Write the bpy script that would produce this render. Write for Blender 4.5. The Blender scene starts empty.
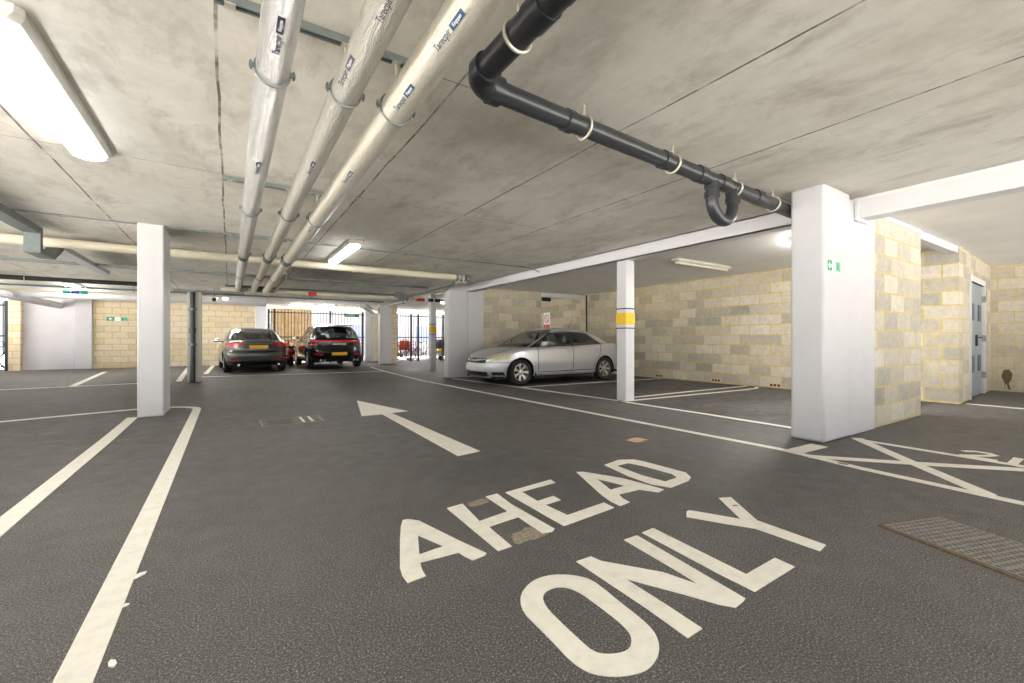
import bpy, bmesh, math, random
import numpy as np
from mathutils import Vector, Matrix
PI = math.pi
random.seed(4)
C = bpy.context.scene.collection
SC = bpy.context.scene

# ------------------------------------------------------------------ camera, world, exposure
cam_d = bpy.data.cameras.new('camera'); cam_d.sensor_width = 36.0; cam_d.lens = 435/1024*36
cam_d.shift_y = -0.001; cam_d.clip_start = 0.02; cam_d.clip_end = 300
cam = bpy.data.objects.new('camera', cam_d); C.objects.link(cam)
cam.location = (0, 0, 1.02)
cam.rotation_euler = (PI/2, 0, -math.atan((512-230)/435))
SC.camera = cam

world = bpy.data.worlds.new('world'); SC.world = world
world.use_nodes = True
bg = world.node_tree.nodes['Background']
bg.inputs[0].default_value = (0.90, 0.95, 1.0, 1); bg.inputs[1].default_value = .45
sun_d = bpy.data.lights.new('sun', 'SUN'); sun_d.energy = 30.0; sun_d.angle = .02; sun_d.color = (1.0, .98, .96)
sun = bpy.data.objects.new('sun', sun_d); C.objects.link(sun)
sun.rotation_euler = (math.radians(-34), math.radians(14), 0)     # comes over the building, out towards the added unseen ground behind the viewer
SC.view_settings.view_transform = 'Standard'
SC.view_settings.look = 'None'
SC.view_settings.exposure = 1.42
SC.view_settings.gamma = 1.0
SC.view_settings.use_curve_mapping = False
try:
    SC.cycles.use_denoising = True
    SC.cycles.max_bounces = 10
    SC.cycles.diffuse_bounces = 6
    SC.cycles.transparent_max_bounces = 16
    SC.cycles.sample_clamp_indirect = 6
except Exception:
    pass
LAMP = 9.0            # emission of an ordinary lit lamp cover
LAMP_STRONG = 30.0     # stronger emission for the added hidden lamps and the far ones

# ------------------------------------------------------------------ materials
def lin(c):
    return tuple(((v/255)/12.92 if v/255 <= .04045 else ((v/255+.055)/1.055)**2.4) for v in c)
def new_mat(name):
    m = bpy.data.materials.new(name); m.use_nodes = True
    nt = m.node_tree; b = nt.nodes['Principled BSDF']
    return m, nt, b
def N(nt, t, **kw):
    n = nt.nodes.new(t)
    for k, v in kw.items(): setattr(n, k, v)
    return n
def math_node(nt, op, a, b=None, c=None, clamp=False):
    n = N(nt, 'ShaderNodeMath', operation=op, use_clamp=clamp)
    for i, v in enumerate((a, b, c)):
        if v is None: continue
        if isinstance(v, (int, float)): n.inputs[i].default_value = v
        else: nt.links.new(v, n.inputs[i])
    return n.outputs[0]
def mix_col(nt, fac, a, b, blend='MIX'):
    n = N(nt, 'ShaderNodeMix', data_type='RGBA', blend_type=blend)
    for i, v in ((0, fac), (6, a), (7, b)):
        if isinstance(v, (int, float)): n.inputs[i].default_value = v
        elif isinstance(v, tuple): n.inputs[i].default_value = (*v, 1) if len(v) == 3 else v
        else: nt.links.new(v, n.inputs[i])
    return n.outputs[2]
def noise(nt, vec, scale, detail=4, rough=.55, dist=0):
    n = N(nt, 'ShaderNodeTexNoise')
    n.inputs['Scale'].default_value = scale; n.inputs['Detail'].default_value = detail
    n.inputs['Roughness'].default_value = rough; n.inputs['Distortion'].default_value = dist
    nt.links.new(vec, n.inputs['Vector'])
    return n.outputs['Fac']
def ramp(nt, fac, stops):
    n = N(nt, 'ShaderNodeValToRGB'); e = n.color_ramp.elements
    while len(e) < len(stops): e.new(.5)
    for i, (p, c) in enumerate(stops):
        e[i].position = p; e[i].color = (*c, 1) if len(c) == 3 else c
    nt.links.new(fac, n.inputs[0])
    return n.outputs[0]
def bump(nt, b, height, strength=.2, dist=.01):
    n = N(nt, 'ShaderNodeBump'); n.inputs['Strength'].default_value = strength; n.inputs['Distance'].default_value = dist
    nt.links.new(height, n.inputs['Height']); nt.links.new(n.outputs[0], b.inputs['Normal'])
def pos(nt):
    return N(nt, 'ShaderNodeTexCoord').outputs['Object']
def mapped(nt, vec, sc):
    n = N(nt, 'ShaderNodeMapping'); n.inputs['Scale'].default_value = sc
    nt.links.new(vec, n.inputs['Vector']); return n.outputs[0]

def plain(name, rgb, rough=.5, metal=0.0, var=0.06, scale=6, coat=0.0, spec=.5):
    """plain coloured surface with a faint uneven tone"""
    m, nt, b = new_mat(name)
    c = lin(rgb)
    p = pos(nt); f = noise(nt, p, scale)
    lo = tuple(v*(1-var) for v in c); hi = tuple(min(1, v*(1+var)) for v in c)
    nt.links.new(ramp(nt, f, [(.3, lo), (.7, hi)]), b.inputs['Base Color'])
    b.inputs['Roughness'].default_value = rough; b.inputs['Metallic'].default_value = metal
    b.inputs['Coat Weight'].default_value = coat; b.inputs['Coat Roughness'].default_value = .05
    b.inputs['Specular IOR Level'].default_value = spec
    return m

def asphalt():
    m, nt, b = new_mat('asphalt'); p = pos(nt)
    f1 = noise(nt, p, 130, 3, .72); f2 = noise(nt, p, 340, 2, .6); big = noise(nt, p, .55, 5, .6, .4); mid = noise(nt, p, 7, 4)
    v = N(nt, 'ShaderNodeTexVoronoi'); v.inputs['Scale'].default_value = 75; nt.links.new(p, v.inputs['Vector'])
    sp = math_node(nt, 'ADD', math_node(nt, 'MULTIPLY', f1, .6), math_node(nt, 'MULTIPLY', f2, .4))
    base = ramp(nt, sp, [(.35, lin((34, 34, 34))), (.46, lin((78, 76, 75))), (.55, lin((107, 105, 103))), (.65, lin((200, 197, 192)))])
    wide = ramp(nt, big, [(.3, (.70, .70, .71)), (.7, (1.06, 1.05, 1.03))])
    mm = ramp(nt, mid, [(.3, (.9, .9, .9)), (.7, (1.06, 1.06, 1.06))])
    c = mix_col(nt, 1.0, base, wide, 'MULTIPLY'); c = mix_col(nt, 1.0, c, mm, 'MULTIPLY')
    # oil stains worn into the parking bays; the whole bay floor also evenly darker
    s = noise(nt, mapped(nt, p, (.9, 1.3, 1)), 1.4, 4, .6, .6)
    geo = N(nt, 'ShaderNodeSeparateXYZ'); nt.links.new(p, geo.inputs[0])
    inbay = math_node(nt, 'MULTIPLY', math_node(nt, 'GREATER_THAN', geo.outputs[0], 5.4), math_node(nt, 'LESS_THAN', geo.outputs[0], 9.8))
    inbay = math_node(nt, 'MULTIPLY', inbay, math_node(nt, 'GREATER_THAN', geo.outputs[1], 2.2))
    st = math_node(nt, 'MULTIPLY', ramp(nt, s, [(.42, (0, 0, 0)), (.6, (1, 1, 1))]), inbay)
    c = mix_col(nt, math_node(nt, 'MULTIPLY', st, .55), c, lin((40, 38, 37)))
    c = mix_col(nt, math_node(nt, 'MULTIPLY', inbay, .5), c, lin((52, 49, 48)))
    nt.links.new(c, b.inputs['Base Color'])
    nt.links.new(ramp(nt, mid, [(.3, (.5, .5, .5)), (.7, (.75, .75, .75))]), b.inputs['Roughness'])
    b.inputs['Specular IOR Level'].default_value = .4
    bump(nt, b, sp, .35, .006)
    return m

def road_paint():
    m, nt, b = new_mat('road_paint'); p = pos(nt)
    f = noise(nt, p, 14, 6, .7); g = noise(nt, p, 120, 3, .7)
    c = ramp(nt, f, [(.28, lin((214, 210, 198))), (.5, lin((228, 225, 214))), (.75, lin((236, 233, 223)))])
    w = ramp(nt, math_node(nt, 'ADD', math_node(nt, 'MULTIPLY', f, .45), math_node(nt, 'MULTIPLY', g, .55)), [(.31, (1, 1, 1)), (.37, (0, 0, 0))])
    c = mix_col(nt, math_node(nt, 'MULTIPLY', w, .5), c, lin((130, 126, 118)))
    nt.links.new(c, b.inputs['Base Color']); b.inputs['Roughness'].default_value = .7
    bump(nt, b, g, .25, .004)
    return m

def concrete():
    m, nt, b = new_mat('concrete_slab'); p = pos(nt)
    f = noise(nt, mapped(nt, p, (1, .6, 1)), .9, 10, .68, .25); g = noise(nt, p, 6, 9, .74, .2); h = noise(nt, mapped(nt, p, (1.5, .7, 1)), 1.9, 9, .74, .3)
    c = ramp(nt, f, [(.30, lin((178, 173, 163))), (.5, lin((218, 214, 205))), (.68, lin((236, 234, 228)))])
    c = mix_col(nt, .4, c, ramp(nt, g, [(.3, lin((190, 186, 177))), (.7, lin((228, 225, 217)))]))
    c = mix_col(nt, ramp(nt, h, [(.5, (0, 0, 0)), (.68, (.7, .7, .7))]), c, lin((168, 162, 151)))
    sx = N(nt, 'ShaderNodeSeparateXYZ'); nt.links.new(p, sx.inputs[0])
    wob = math_node(nt, 'MULTIPLY', math_node(nt, 'SUBTRACT', noise(nt, p, 1.1, 3), .5), .035)
    brk = noise(nt, mapped(nt, p, (1, 1, 1)), 2.6, 4, .7)
    tot = None
    def joint(axis, at, w, strength, lo=-99, hi=99):
        nonlocal tot
        d = math_node(nt, 'ABSOLUTE', math_node(nt, 'SUBTRACT', math_node(nt, 'ADD', sx.outputs[axis], wob), at))
        k = math_node(nt, 'LESS_THAN', d, w)
        if lo > -99:
            o = sx.outputs[1-axis]
            k = math_node(nt, 'MULTIPLY', k, math_node(nt, 'MULTIPLY', math_node(nt, 'GREATER_THAN', o, lo), math_node(nt, 'LESS_THAN', o, hi)))
        k = math_node(nt, 'MULTIPLY', k, strength)
        tot = k if tot is None else math_node(nt, 'MAXIMUM', tot, k)
    for x in (-6.1, -4.9, -3.7, -2.5, -1.28, -.06, 1.17, 2.44, 3.66): joint(0, x, .008, .9)
    for y in (-2.6, 2.4, 4.88, 9.9, 14.9): joint(1, y, .006, .75)
    fade = ramp(nt, brk, [(.36, (.12, .12, .12)), (.55, (1, 1, 1))])
    tot = math_node(nt, 'MULTIPLY', tot, fade)
    c = mix_col(nt, tot, c, lin((78, 71, 60)))
    nt.links.new(c, b.inputs['Base Color']); b.inputs['Roughness'].default_value = .8
    bump(nt, b, g, .06, .01)
    return m

def blockwork(name, axis, cols, mortar, msize=.011, off=(0, 0), mottle=1.0):
    """concrete blocks 440 x 215 mm; axis: which horizontal coordinate runs along the wall"""
    m, nt, b = new_mat(name); p = pos(nt)
    s = N(nt, 'ShaderNodeSeparateXYZ'); nt.links.new(p, s.inputs[0])
    cb = N(nt, 'ShaderNodeCombineXYZ')
    nt.links.new(math_node(nt, 'ADD', s.outputs[axis], off[0]), cb.inputs[0]); nt.links.new(math_node(nt, 'ADD', s.outputs[2], off[1]), cb.inputs[1])
    t = N(nt, 'ShaderNodeTexBrick', offset=.5, offset_frequency=2)
    nt.links.new(cb.outputs[0], t.inputs['Vector'])
    for k, v in (('Scale', 1), ('Mortar Size', msize), ('Mortar Smooth', .15), ('Bias', 0), ('Brick Width', .45), ('Row Height', .225)): t.inputs[k].default_value = v
    t.inputs['Color1'].default_value = (0, 0, 0, 1); t.inputs['Color2'].default_value = (1, 1, 1, 1); t.inputs['Mortar'].default_value = (.5, .5, .5, 1)
    tone = ramp(nt, t.outputs['Color'], [(0, lin(cols[0])), (.35, lin(cols[1])), (.7, lin(cols[2])), (1, lin(cols[3]))])
    big = noise(nt, p, .8, 4, .6); fine = noise(nt, p, 13, 6, .7, .3); grit = noise(nt, p, 120, 2, .6)
    tone = mix_col(nt, math_node(nt, 'MULTIPLY', ramp(nt, big, [(.4, (0, 0, 0)), (.62, (1, 1, 1))]), .35), tone, lin(cols[4]))
    tone = mix_col(nt, .8*mottle, tone, ramp(nt, fine, [(.25, (.74, .74, .74)), (.72, (1.14, 1.13, 1.12))]), 'MULTIPLY')
    tone = mix_col(nt, .5, tone, ramp(nt, grit, [(.3, (.85, .85, .85)), (.7, (1.1, 1.1, 1.1))]), 'MULTIPLY')
    mort = mix_col(nt, .7, lin(mortar), ramp(nt, fine, [(.3, tuple(v*.72 for v in lin(mortar))), (.7, tuple(min(1, v*1.15) for v in lin(mortar)))]))
    smear = ramp(nt, noise(nt, p, 5, 4, .6), [(.55, (0, 0, 0)), (.75, (.35, .35, .35))])
    tone = mix_col(nt, smear, tone, lin(mortar))
    c = mix_col(nt, t.outputs['Fac'], tone, mort)
    nt.links.new(c, b.inputs['Base Color']); b.inputs['Roughness'].default_value = .85
    bump(nt, b, math_node(nt, 'ADD', math_node(nt, 'MULTIPLY', t.outputs['Fac'], -.7), math_node(nt, 'MULTIPLY', fine, .5)), .35, .012)
    return m

def foil(name, rgb, metal, rough, wr):
    m, nt, b = new_mat(name); p = pos(nt)
    f = noise(nt, mapped(nt, p, (3, .5, 3)), 9, 6, .7, 1.6); g = noise(nt, mapped(nt, p, (2, .7, 2)), 34, 5, .7, 1.2)
    c = lin(rgb)
    nt.links.new(ramp(nt, f, [(.3, tuple(v*.82 for v in c)), (.6, c)]), b.inputs['Base Color'])
    b.inputs['Metallic'].default_value = metal; b.inputs['Roughness'].default_value = rough
    bump(nt, b, math_node(nt, 'ADD', f, math_node(nt, 'MULTIPLY', g, .7)), wr, .035)
    return m

def glass(name, tint, trans, rough=.02):
    m = bpy.data.materials.new(name); m.use_nodes = True; nt = m.node_tree; nt.nodes.clear()
    o = N(nt, 'ShaderNodeOutputMaterial'); t = N(nt, 'ShaderNodeBsdfTransparent'); g = N(nt, 'ShaderNodeBsdfGlossy')
    t.inputs[0].default_value = (*tint, 1); g.inputs['Roughness'].default_value = rough; g.inputs[0].default_value = (.9, .93, .95, 1)
    fr = N(nt, 'ShaderNodeFresnel'); fr.inputs[0].default_value = 1.5
    d = N(nt, 'ShaderNodeBsdfDiffuse'); d.inputs[0].default_value = (.012, .014, .016, 1)
    a = N(nt, 'ShaderNodeMixShader'); a.inputs[0].default_value = 1-trans
    nt.links.new(t.outputs[0], a.inputs[1]); nt.links.new(d.outputs[0], a.inputs[2])
    b2 = N(nt, 'ShaderNodeMixShader'); nt.links.new(math_node(nt, 'ADD', fr.outputs[0], .04, clamp=True), b2.inputs[0])
    nt.links.new(a.outputs[0], b2.inputs[1]); nt.links.new(g.outputs[0], b2.inputs[2]); nt.links.new(b2.outputs[0], o.inputs[0])
    return m

def emit(name, rgb, s):
    m, nt, b = new_mat(name)
    b.inputs['Base Color'].default_value = (*rgb, 1); b.inputs['Emission Color'].default_value = (*rgb, 1); b.inputs['Emission Strength'].default_value = s
    return m

def carpaint(name, rgb, metal=.6, rough=.32):
    m, nt, b = new_mat(name); c = lin(rgb); p = pos(nt)
    f = noise(nt, p, 900, 1)
    nt.links.new(ramp(nt, f, [(.3, tuple(v*.9 for v in c)), (.7, tuple(min(1, v*1.1) for v in c))]), b.inputs['Base Color'])
    b.inputs['Metallic'].default_value = metal; b.inputs['Roughness'].default_value = rough
    b.inputs['Coat Weight'].default_value = .8; b.inputs['Coat Roughness'].default_value = .04
    return m

M = {}
M['asphalt'] = asphalt(); M['paint'] = road_paint(); M['concrete'] = concrete(); M['paving'] = plain('pale_paving', (200, 196, 188), .8, var=.05, scale=1)
GREY = [(162, 158, 153), (186, 181, 171), (203, 197, 186), (210, 205, 196), (208, 199, 180)]
M['block_bay'] = blockwork('bay_blockwork', 1, [(158, 154, 148), (186, 180, 168), (206, 199, 184), (216, 210, 197), (212, 197, 160)], (206, 186, 116), off=(.1, -.02))
M['block_wing'] = blockwork('wing_blockwork', 0, GREY, (204, 188, 128), off=(.14, -.02))
M['block_warm'] = blockwork('warm_blockwork', 0, [(204, 190, 162), (216, 202, 174), (222, 211, 188), (218, 208, 192), (222, 206, 168)], (196, 172, 116), off=(.05, .02), mottle=.6)
M['block_pale'] = blockwork('pale_blockwork', 1, [(186, 178, 162), (200, 192, 176), (210, 203, 188), (214, 208, 197), (212, 203, 184)], (206, 190, 128), off=(.2, -.02))
M['white'] = plain('white_masonry_paint', (202, 202, 206), .55, var=.03, scale=3)
M['white_steel'] = plain('white_steel_paint', (212, 212, 216), .4, var=.02)
M['soffit'] = plain('painted_soffit', (232, 230, 228), .75, var=.05, scale=1.6)
M['lilac'] = plain('pale_render', (205, 203, 210), .7, var=.05, scale=2)
M['cream'] = plain('cream_paint', (224, 214, 190), .6, var=.04)
M['galv'] = plain('galvanised_steel', (150, 156, 156), .42, .75, .12, 20)
M['galv_dark'] = plain('aged_galvanised_steel', (116, 124, 122), .5, .5, .12, 20)
M['zinc'] = plain('zinc_clip', (196, 192, 176), .4, .5, .1)
M['black_plastic'] = plain('black_plastic_pipe', (47, 50, 54), .34, var=.15, scale=9)
M['black'] = plain('black_rubber', (24, 24, 25), .65, var=.15)
M['dark'] = plain('dark_metal_paint', (38, 42, 50), .5, .2, .1)
M['beige_pipe'] = plain('cream_pipe_lagging', (214, 207, 186), .5, var=.08, scale=4)
M['foil_shiny'] = foil('shiny_foil', (228, 227, 227), .9, .24, 1.0)
M['foil_dull'] = foil('cream_foil', (224, 221, 212), .6, .3, .6)
M['foil_cream'] = foil('smooth_cream_foil', (222, 217, 204), .4, .32, .25)
M['print_blue'] = plain('blue_print', (52, 84, 118), .5)
M['print_dark'] = plain('dark_print', (58, 58, 84), .5)
M['lamp_body'] = plain('lamp_housing', (196, 194, 186), .5)
M['lamp_on'] = emit('lit_diffuser', (1.0, .98, .95), LAMP)
M['lamp_strong'] = emit('bright_lit_diffuser', (1.0, .98, .95), LAMP_STRONG)
M['lamp_off'] = plain('unlit_diffuser', (214, 206, 186), .35, var=.03)
M['spot_on'] = emit('lit_lens', (1, .95, .85), 30)
M['yellow'] = plain('yellow_band_paint', (240, 196, 30), .5)
M['sign_green'] = plain('sign_green', (30, 150, 108), .45)
M['sign_pale'] = plain('sign_pale_green', (120, 190, 160), .45)
M['sign_white'] = plain('sign_white', (238, 240, 238), .45)
M['sign_red'] = plain('sign_red', (214, 58, 44), .5)
M['blue_band'] = plain('blue_band', (40, 60, 150), .5)
M['yard_glass'] = plain('pale_blue_pane', (168, 184, 222), .3)
M['door_grey'] = plain('grey_door_paint', (148, 157, 166), .45, var=.05)
M['door_panel'] = plain('dark_louvre_panel', (92, 102, 114), .5)
M['iron'] = plain('cast_iron', (134, 130, 126), .6, .3, .2, 30)
M['rust'] = plain('rusty_iron', (112, 92, 70), .8, .1, .25, 40)
M['pit'] = plain('drain_pit', (36, 33, 30), .9)
M['cover'] = plain('worn_metal_cover', (104, 99, 91), .6, .2, .2, 12)
M['smudge'] = plain('worn_brown_smudge', (140, 130, 114), .85, var=.3, scale=40)
M['tan'] = plain('tan_patch', (214, 186, 142), .8)
M['scrap'] = plain('white_paper', (240, 238, 232), .8)
M['leaf'] = plain('dry_leaf', (150, 96, 44), .8)
M['wood'] = plain('fence_board', (196, 160, 98), .7, var=.22, scale=5)
M['tyre'] = plain('tyre_rubber', (30, 30, 31), .75, var=.15, scale=30)
M['alloy'] = plain('alloy_wheel', (186, 184, 180), .3, .8, .06)
M['chrome'] = plain('chrome_trim', (220, 222, 224), .12, 1.0, .02)
M['bright_trim'] = plain('bright_trim', (224, 225, 226), .28, .35, .02)
M['silver'] = carpaint('silver_paint', (190, 192, 196), .55, .34)
M['darkgreen'] = carpaint('dark_grey_paint', (84, 87, 86), .5, .3)
M['blackpaint'] = carpaint('black_car_paint', (20, 20, 22), .3, .22)
M['trim'] = plain('black_trim', (22, 23, 24), .45, var=.1)
M['under'] = plain('underbody_black', (17, 17, 18), .8)
M['glass_clear'] = glass('clear_car_glass', (.95, .985, .955), .985)
M['glass_dark'] = glass('privacy_glass', (.35, .38, .4), .5)
M['lens'] = plain('headlamp_lens', (222, 214, 186), .1, .35, .2, 20, coat=1)
M['red_lens'] = plain('red_tail_lens', (196, 22, 18), .18, 0, .15, 18, coat=1)
M['red_bar'] = plain('red_light_bar', (214, 26, 40), .2, 0, .1, 18, coat=1)
M['plate_y'] = plain('yellow_plate', (236, 182, 26), .4, var=.03)
M['plate_w'] = plain('white_plate', (206, 204, 198), .4, var=.03)
M['seat'] = plain('seat_cloth', (128, 125, 118), .9)
M['pale_cloth'] = plain('pale_cloth', (206, 200, 160), .9)
M['red_plastic'] = plain('red_plastic', (206, 40, 44), .3, coat=.6)
M['orange'] = plain('orange_fabric', (226, 96, 66), .7)
M['grey_fabric'] = plain('charcoal_fabric', (58, 60, 66), .85)
for n, c in dict(b_red=(190, 40, 50), b_blue=(50, 80, 170), b_purple=(150, 70, 150), b_black=(40, 42, 46), b_green=(60, 130, 80), b_white=(215, 215, 220), b_yellow=(228, 190, 50)).items():
    M[n] = plain('bike_'+n[2:], c, .35)

# ------------------------------------------------------------------ mesh helpers
class MB:
    def __init__(s): s.v = []; s.f = []; s.m = []
    def add(s, verts, faces, mi=0):
        o = len(s.v); s.v.extend(tuple(p) for p in verts)
        for f in faces: s.f.append(tuple(i+o for i in f)); s.m.append(mi)
    def box(s, x0, x1, y0, y1, z0, z1, mi=0, T=None):
        p = [(x, y, z) for z in (z0, z1) for x, y in ((x0, y0), (x1, y0), (x1, y1), (x0, y1))]
        if T is not None: p = [tuple(T @ Vector(q)) for q in p]
        s.add(p, [(3, 2, 1, 0), (4, 5, 6, 7), (0, 1, 5, 4), (1, 2, 6, 5), (2, 3, 7, 6), (3, 0, 4, 7)], mi)
    def tube(s, pts, r, seg=16, mi=0, caps=True, closed=False):
        pts = [Vector(p) for p in pts]; n = len(pts)
        rr = r if isinstance(r, (list, tuple)) else [r]*n
        tang = []
        for i in range(n):
            a = pts[(i-1) % n] if (closed or i > 0) else pts[i]; b = pts[(i+1) % n] if (closed or i < n-1) else pts[i]
            tang.append((b-a).normalized())
        t0 = tang[0]; up = Vector((0, 0, 1)) if abs(t0.z) < .9 else Vector((1, 0, 0))
        nrm = (up - t0*up.dot(t0)).normalized(); rings = []
        for i in range(n):
            t = tang[i]; nrm = (nrm - t*nrm.dot(t)).normalized(); bn = t.cross(nrm)
            rings.append([pts[i] + (nrm*math.cos(2*PI*k/seg) + bn*math.sin(2*PI*k/seg))*rr[i] for k in range(seg)])
        V = [p for R in rings for p in R]; F = []
        for i in range(n if closed else n-1):
            j = (i+1) % n
            for k in range(seg):
                l = (k+1) % seg; F.append((i*seg+k, i*seg+l, j*seg+l, j*seg+k))
        if caps and not closed:
            F.append(tuple(reversed(range(seg)))); F.append(tuple((n-1)*seg+k for k in range(seg)))
        s.add(V, F, mi)
    def lathe(s, prof, seg=32, mi=0, T=None, caps=False):
        """profile of (radius, height) turned about local z"""
        V = []; F = []; n = len(prof)
        for (r, h) in prof:
            for k in range(seg): V.append(Vector((r*math.cos(2*PI*k/seg), r*math.sin(2*PI*k/seg), h)))
        for i in range(n-1):
            for k in range(seg):
                l = (k+1) % seg; F.append((i*seg+k, i*seg+l, (i+1)*seg+l, (i+1)*seg+k))
        if caps: F.append(tuple(reversed(range(seg)))); F.append(tuple((n-1)*seg+k for k in range(seg)))
        if T is not None: V = [T @ p for p in V]
        s.add(V, F, mi)
    def blob(s, c, r, mi=0, e=.6, seg=20, T=None):
        V = []; F = []; m = seg//2
        sg = lambda a, q: math.copysign(abs(a)**q, a)
        for i in range(m+1):
            ph = -PI/2+PI*i/m
            for k in range(seg):
                th = 2*PI*k/seg
                V.append(Vector((r[0]*sg(math.cos(ph), e)*sg(math.cos(th), e), r[1]*sg(math.cos(ph), e)*sg(math.sin(th), e), r[2]*sg(math.sin(ph), e))))
        for i in range(m):
            for k in range(seg):
                l = (k+1) % seg; F.append((i*seg+k, i*seg+l, (i+1)*seg+l, (i+1)*seg+k))
        if T is not None: V = [T @ p for p in V]
        s.add([p+Vector(c) for p in V], F, mi)
    def prism(s, poly, z0, z1, mi=0, T=None, holes=()):
        """flat outline (with holes) given thickness along z"""
        bm = bmesh.new(); es = []
        for lp in [poly]+list(holes):
            vs = [bm.verts.new((x, y, z1)) for x, y in lp]
            es += [bm.edges.new((vs[i], vs[(i+1) % len(vs)])) for i in range(len(vs))]
        bmesh.ops.triangle_fill(bm, use_beauty=True, use_dissolve=False, edges=es, normal=(0, 0, 1))
        bmesh.ops.recalc_face_normals(bm, faces=bm.faces)
        if bm.faces and sum(f.normal.z for f in bm.faces) < 0: bmesh.ops.reverse_faces(bm, faces=bm.faces)
        bm.verts.index_update()
        V = [v.co.copy() for v in bm.verts]; F = [tuple(v.index for v in f.verts) for f in bm.faces]; n = len(V)
        bd = [(l.vert.index, l.link_loop_next.vert.index) for f in bm.faces for l in f.loops if l.edge.is_boundary]
        W = V + [Vector((p.x, p.y, z0)) for p in V]
        F2 = F + [tuple(i+n for i in reversed(f)) for f in F] + [(b, a, a+n, b+n) for a, b in bd]
        bm.free()
        if T is not None: W = [T @ p for p in W]
        s.add(W, F2, mi)
    def build(s, name, mats, parent=None, smooth=True, ang=35, bevel=0, seg=2):
        me = bpy.data.meshes.new(name); me.from_pydata(s.v, [], s.f)
        for m in (mats if isinstance(mats, (list, tuple)) else [mats]): me.materials.append(m)
        if any(s.m): me.polygons.foreach_set('material_index', s.m)
        me.validate()
        me.polygons.foreach_set('use_smooth', [bool(smooth)]*len(me.polygons))
        me.update()
        if smooth: me.set_sharp_from_angle(angle=math.radians(ang))
        o = bpy.data.objects.new(name, me); C.objects.link(o)
        if parent is not None: o.parent = parent
        if bevel:
            b = o.modifiers.new('edge', 'BEVEL'); b.width = bevel; b.segments = seg; b.limit_method = 'ANGLE'; b.angle_limit = math.radians(50)
        return o

def tag(o, label, cat, group=None, kind=None):
    o['label'] = label; o['category'] = cat
    if group: o['group'] = group
    if kind: o['kind'] = kind
    return o
def thing(name, label, cat, loc=(0, 0, 0), rz=0, group=None, kind=None):
    o = bpy.data.objects.new(name, None); C.objects.link(o); o.empty_display_size = .1
    o.location = loc; o.rotation_euler = (0, 0, rz)
    return tag(o, label, cat, group, kind)
def structure(o, label=None):
    o['kind'] = 'structure'
    if label: o['label'] = label
    return o
def bx(name, mat, x0, x1, y0, y1, z0, z1, parent=None, bevel=0):
    m = MB(); m.box(x0, x1, y0, y1, z0, z1); return m.build(name, mat, parent, smooth=bool(bevel), bevel=bevel)
def arc(c, a, b, r, t0, t1, n=8):
    """points on an arc about c in the plane of unit vectors a, b"""
    c = Vector(c); a = Vector(a); b = Vector(b)
    return [c + a*r*math.cos(t0+(t1-t0)*i/n) + b*r*math.sin(t0+(t1-t0)*i/n) for i in range(n+1)]
def text_mesh(s, size, ext=.002):
    cu = bpy.data.curves.new('lettering', 'FONT'); cu.body = s; cu.size = size; cu.extrude = ext; cu.align_x = 'CENTER'; cu.align_y = 'CENTER'
    cu.resolution_u = 3
    o = bpy.data.objects.new('lettering', cu); C.objects.link(o)
    bpy.context.view_layer.update()
    me = bpy.data.meshes.new_from_object(o.evaluated_get(bpy.context.evaluated_depsgraph_get()))
    V = [v.co.copy() for v in me.vertices]; F = [tuple(p.vertices) for p in me.polygons]
    bpy.data.objects.remove(o); bpy.data.curves.remove(cu); bpy.data.meshes.remove(me)
    return V, F

# ------------------------------------------------------------------ the setting
CZ = 2.58      # slab height over the aisle
SZ = 2.53      # painted soffit over the bays
structure(bx('floor', M['asphalt'], -4.0, 13.3, -3.3, 24.4, -.008, 0))
structure(bx('floor_left', M['asphalt'], -7.7, -4.0, 7.2, 24.4, -.008, 0))
structure(bx('ground', M['paving'], -40, 45, -40, 60, -.3, -.01))  # outdoor ground; its unseen pale part behind the viewer bounces sun onto the ceiling
structure(bx('ceiling', M['concrete'], -4.0, 13.3, -3.3, 24.4, CZ, CZ+.3))
structure(bx('ceiling_left', M['concrete'], -7.7, -4.0, 7.2, 24.4, CZ, CZ+.3))  # slabs omit the unseen near left corner to let bounced sun in
structure(bx('ceiling_right', M['soffit'], 5.76, 13.3, -3.3, 20.4, SZ, CZ-.001))
structure(bx('wall_right', M['block_bay'], 9.8, 10.0, 1.95, 20.4, 0, SZ))
structure(bx('wall_far_right', M['block_pale'], 13.1, 13.3, -3.3, 2.4, 0, SZ))
structure(bx('wall_back', M['block_warm'], -4.17, .89, 21.5, 21.7, 0, CZ))
structure(bx('wall_back_left', M['lilac'], -5.94, -4.64, 21.6, 21.75, 0, CZ))
structure(bx('wall_left_end', M['block_warm'], -6.22, -5.94, 21.35, 21.75, 0, CZ))
structure(bx('wall_outer_left', M['lilac'], -7.75, -7.6, 21.6, 21.75, 0, CZ))
# door wall runs almost along x at the end of the recess
DW0 = Vector((9.8, 1.95, 0)); DW1 = Vector((13.1, 2.15, 0)); dd = (DW1-DW0); ang = math.atan2(dd.y, dd.x)
TD = Matrix.Translation(DW0) @ Matrix.Rotation(ang, 4, 'Z')       # u along the wall, v into it
m = MB(); LW = dd.length
m.box(.2, .87, 0, .2, 0, SZ, T=TD); m.box(2.50, LW, 0, .2, 0, SZ, T=TD); m.box(.87, 2.50, 0, .2, 2.06, SZ, T=TD)
structure(m.build('wall_door', M['block_wing'], smooth=False))
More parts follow.
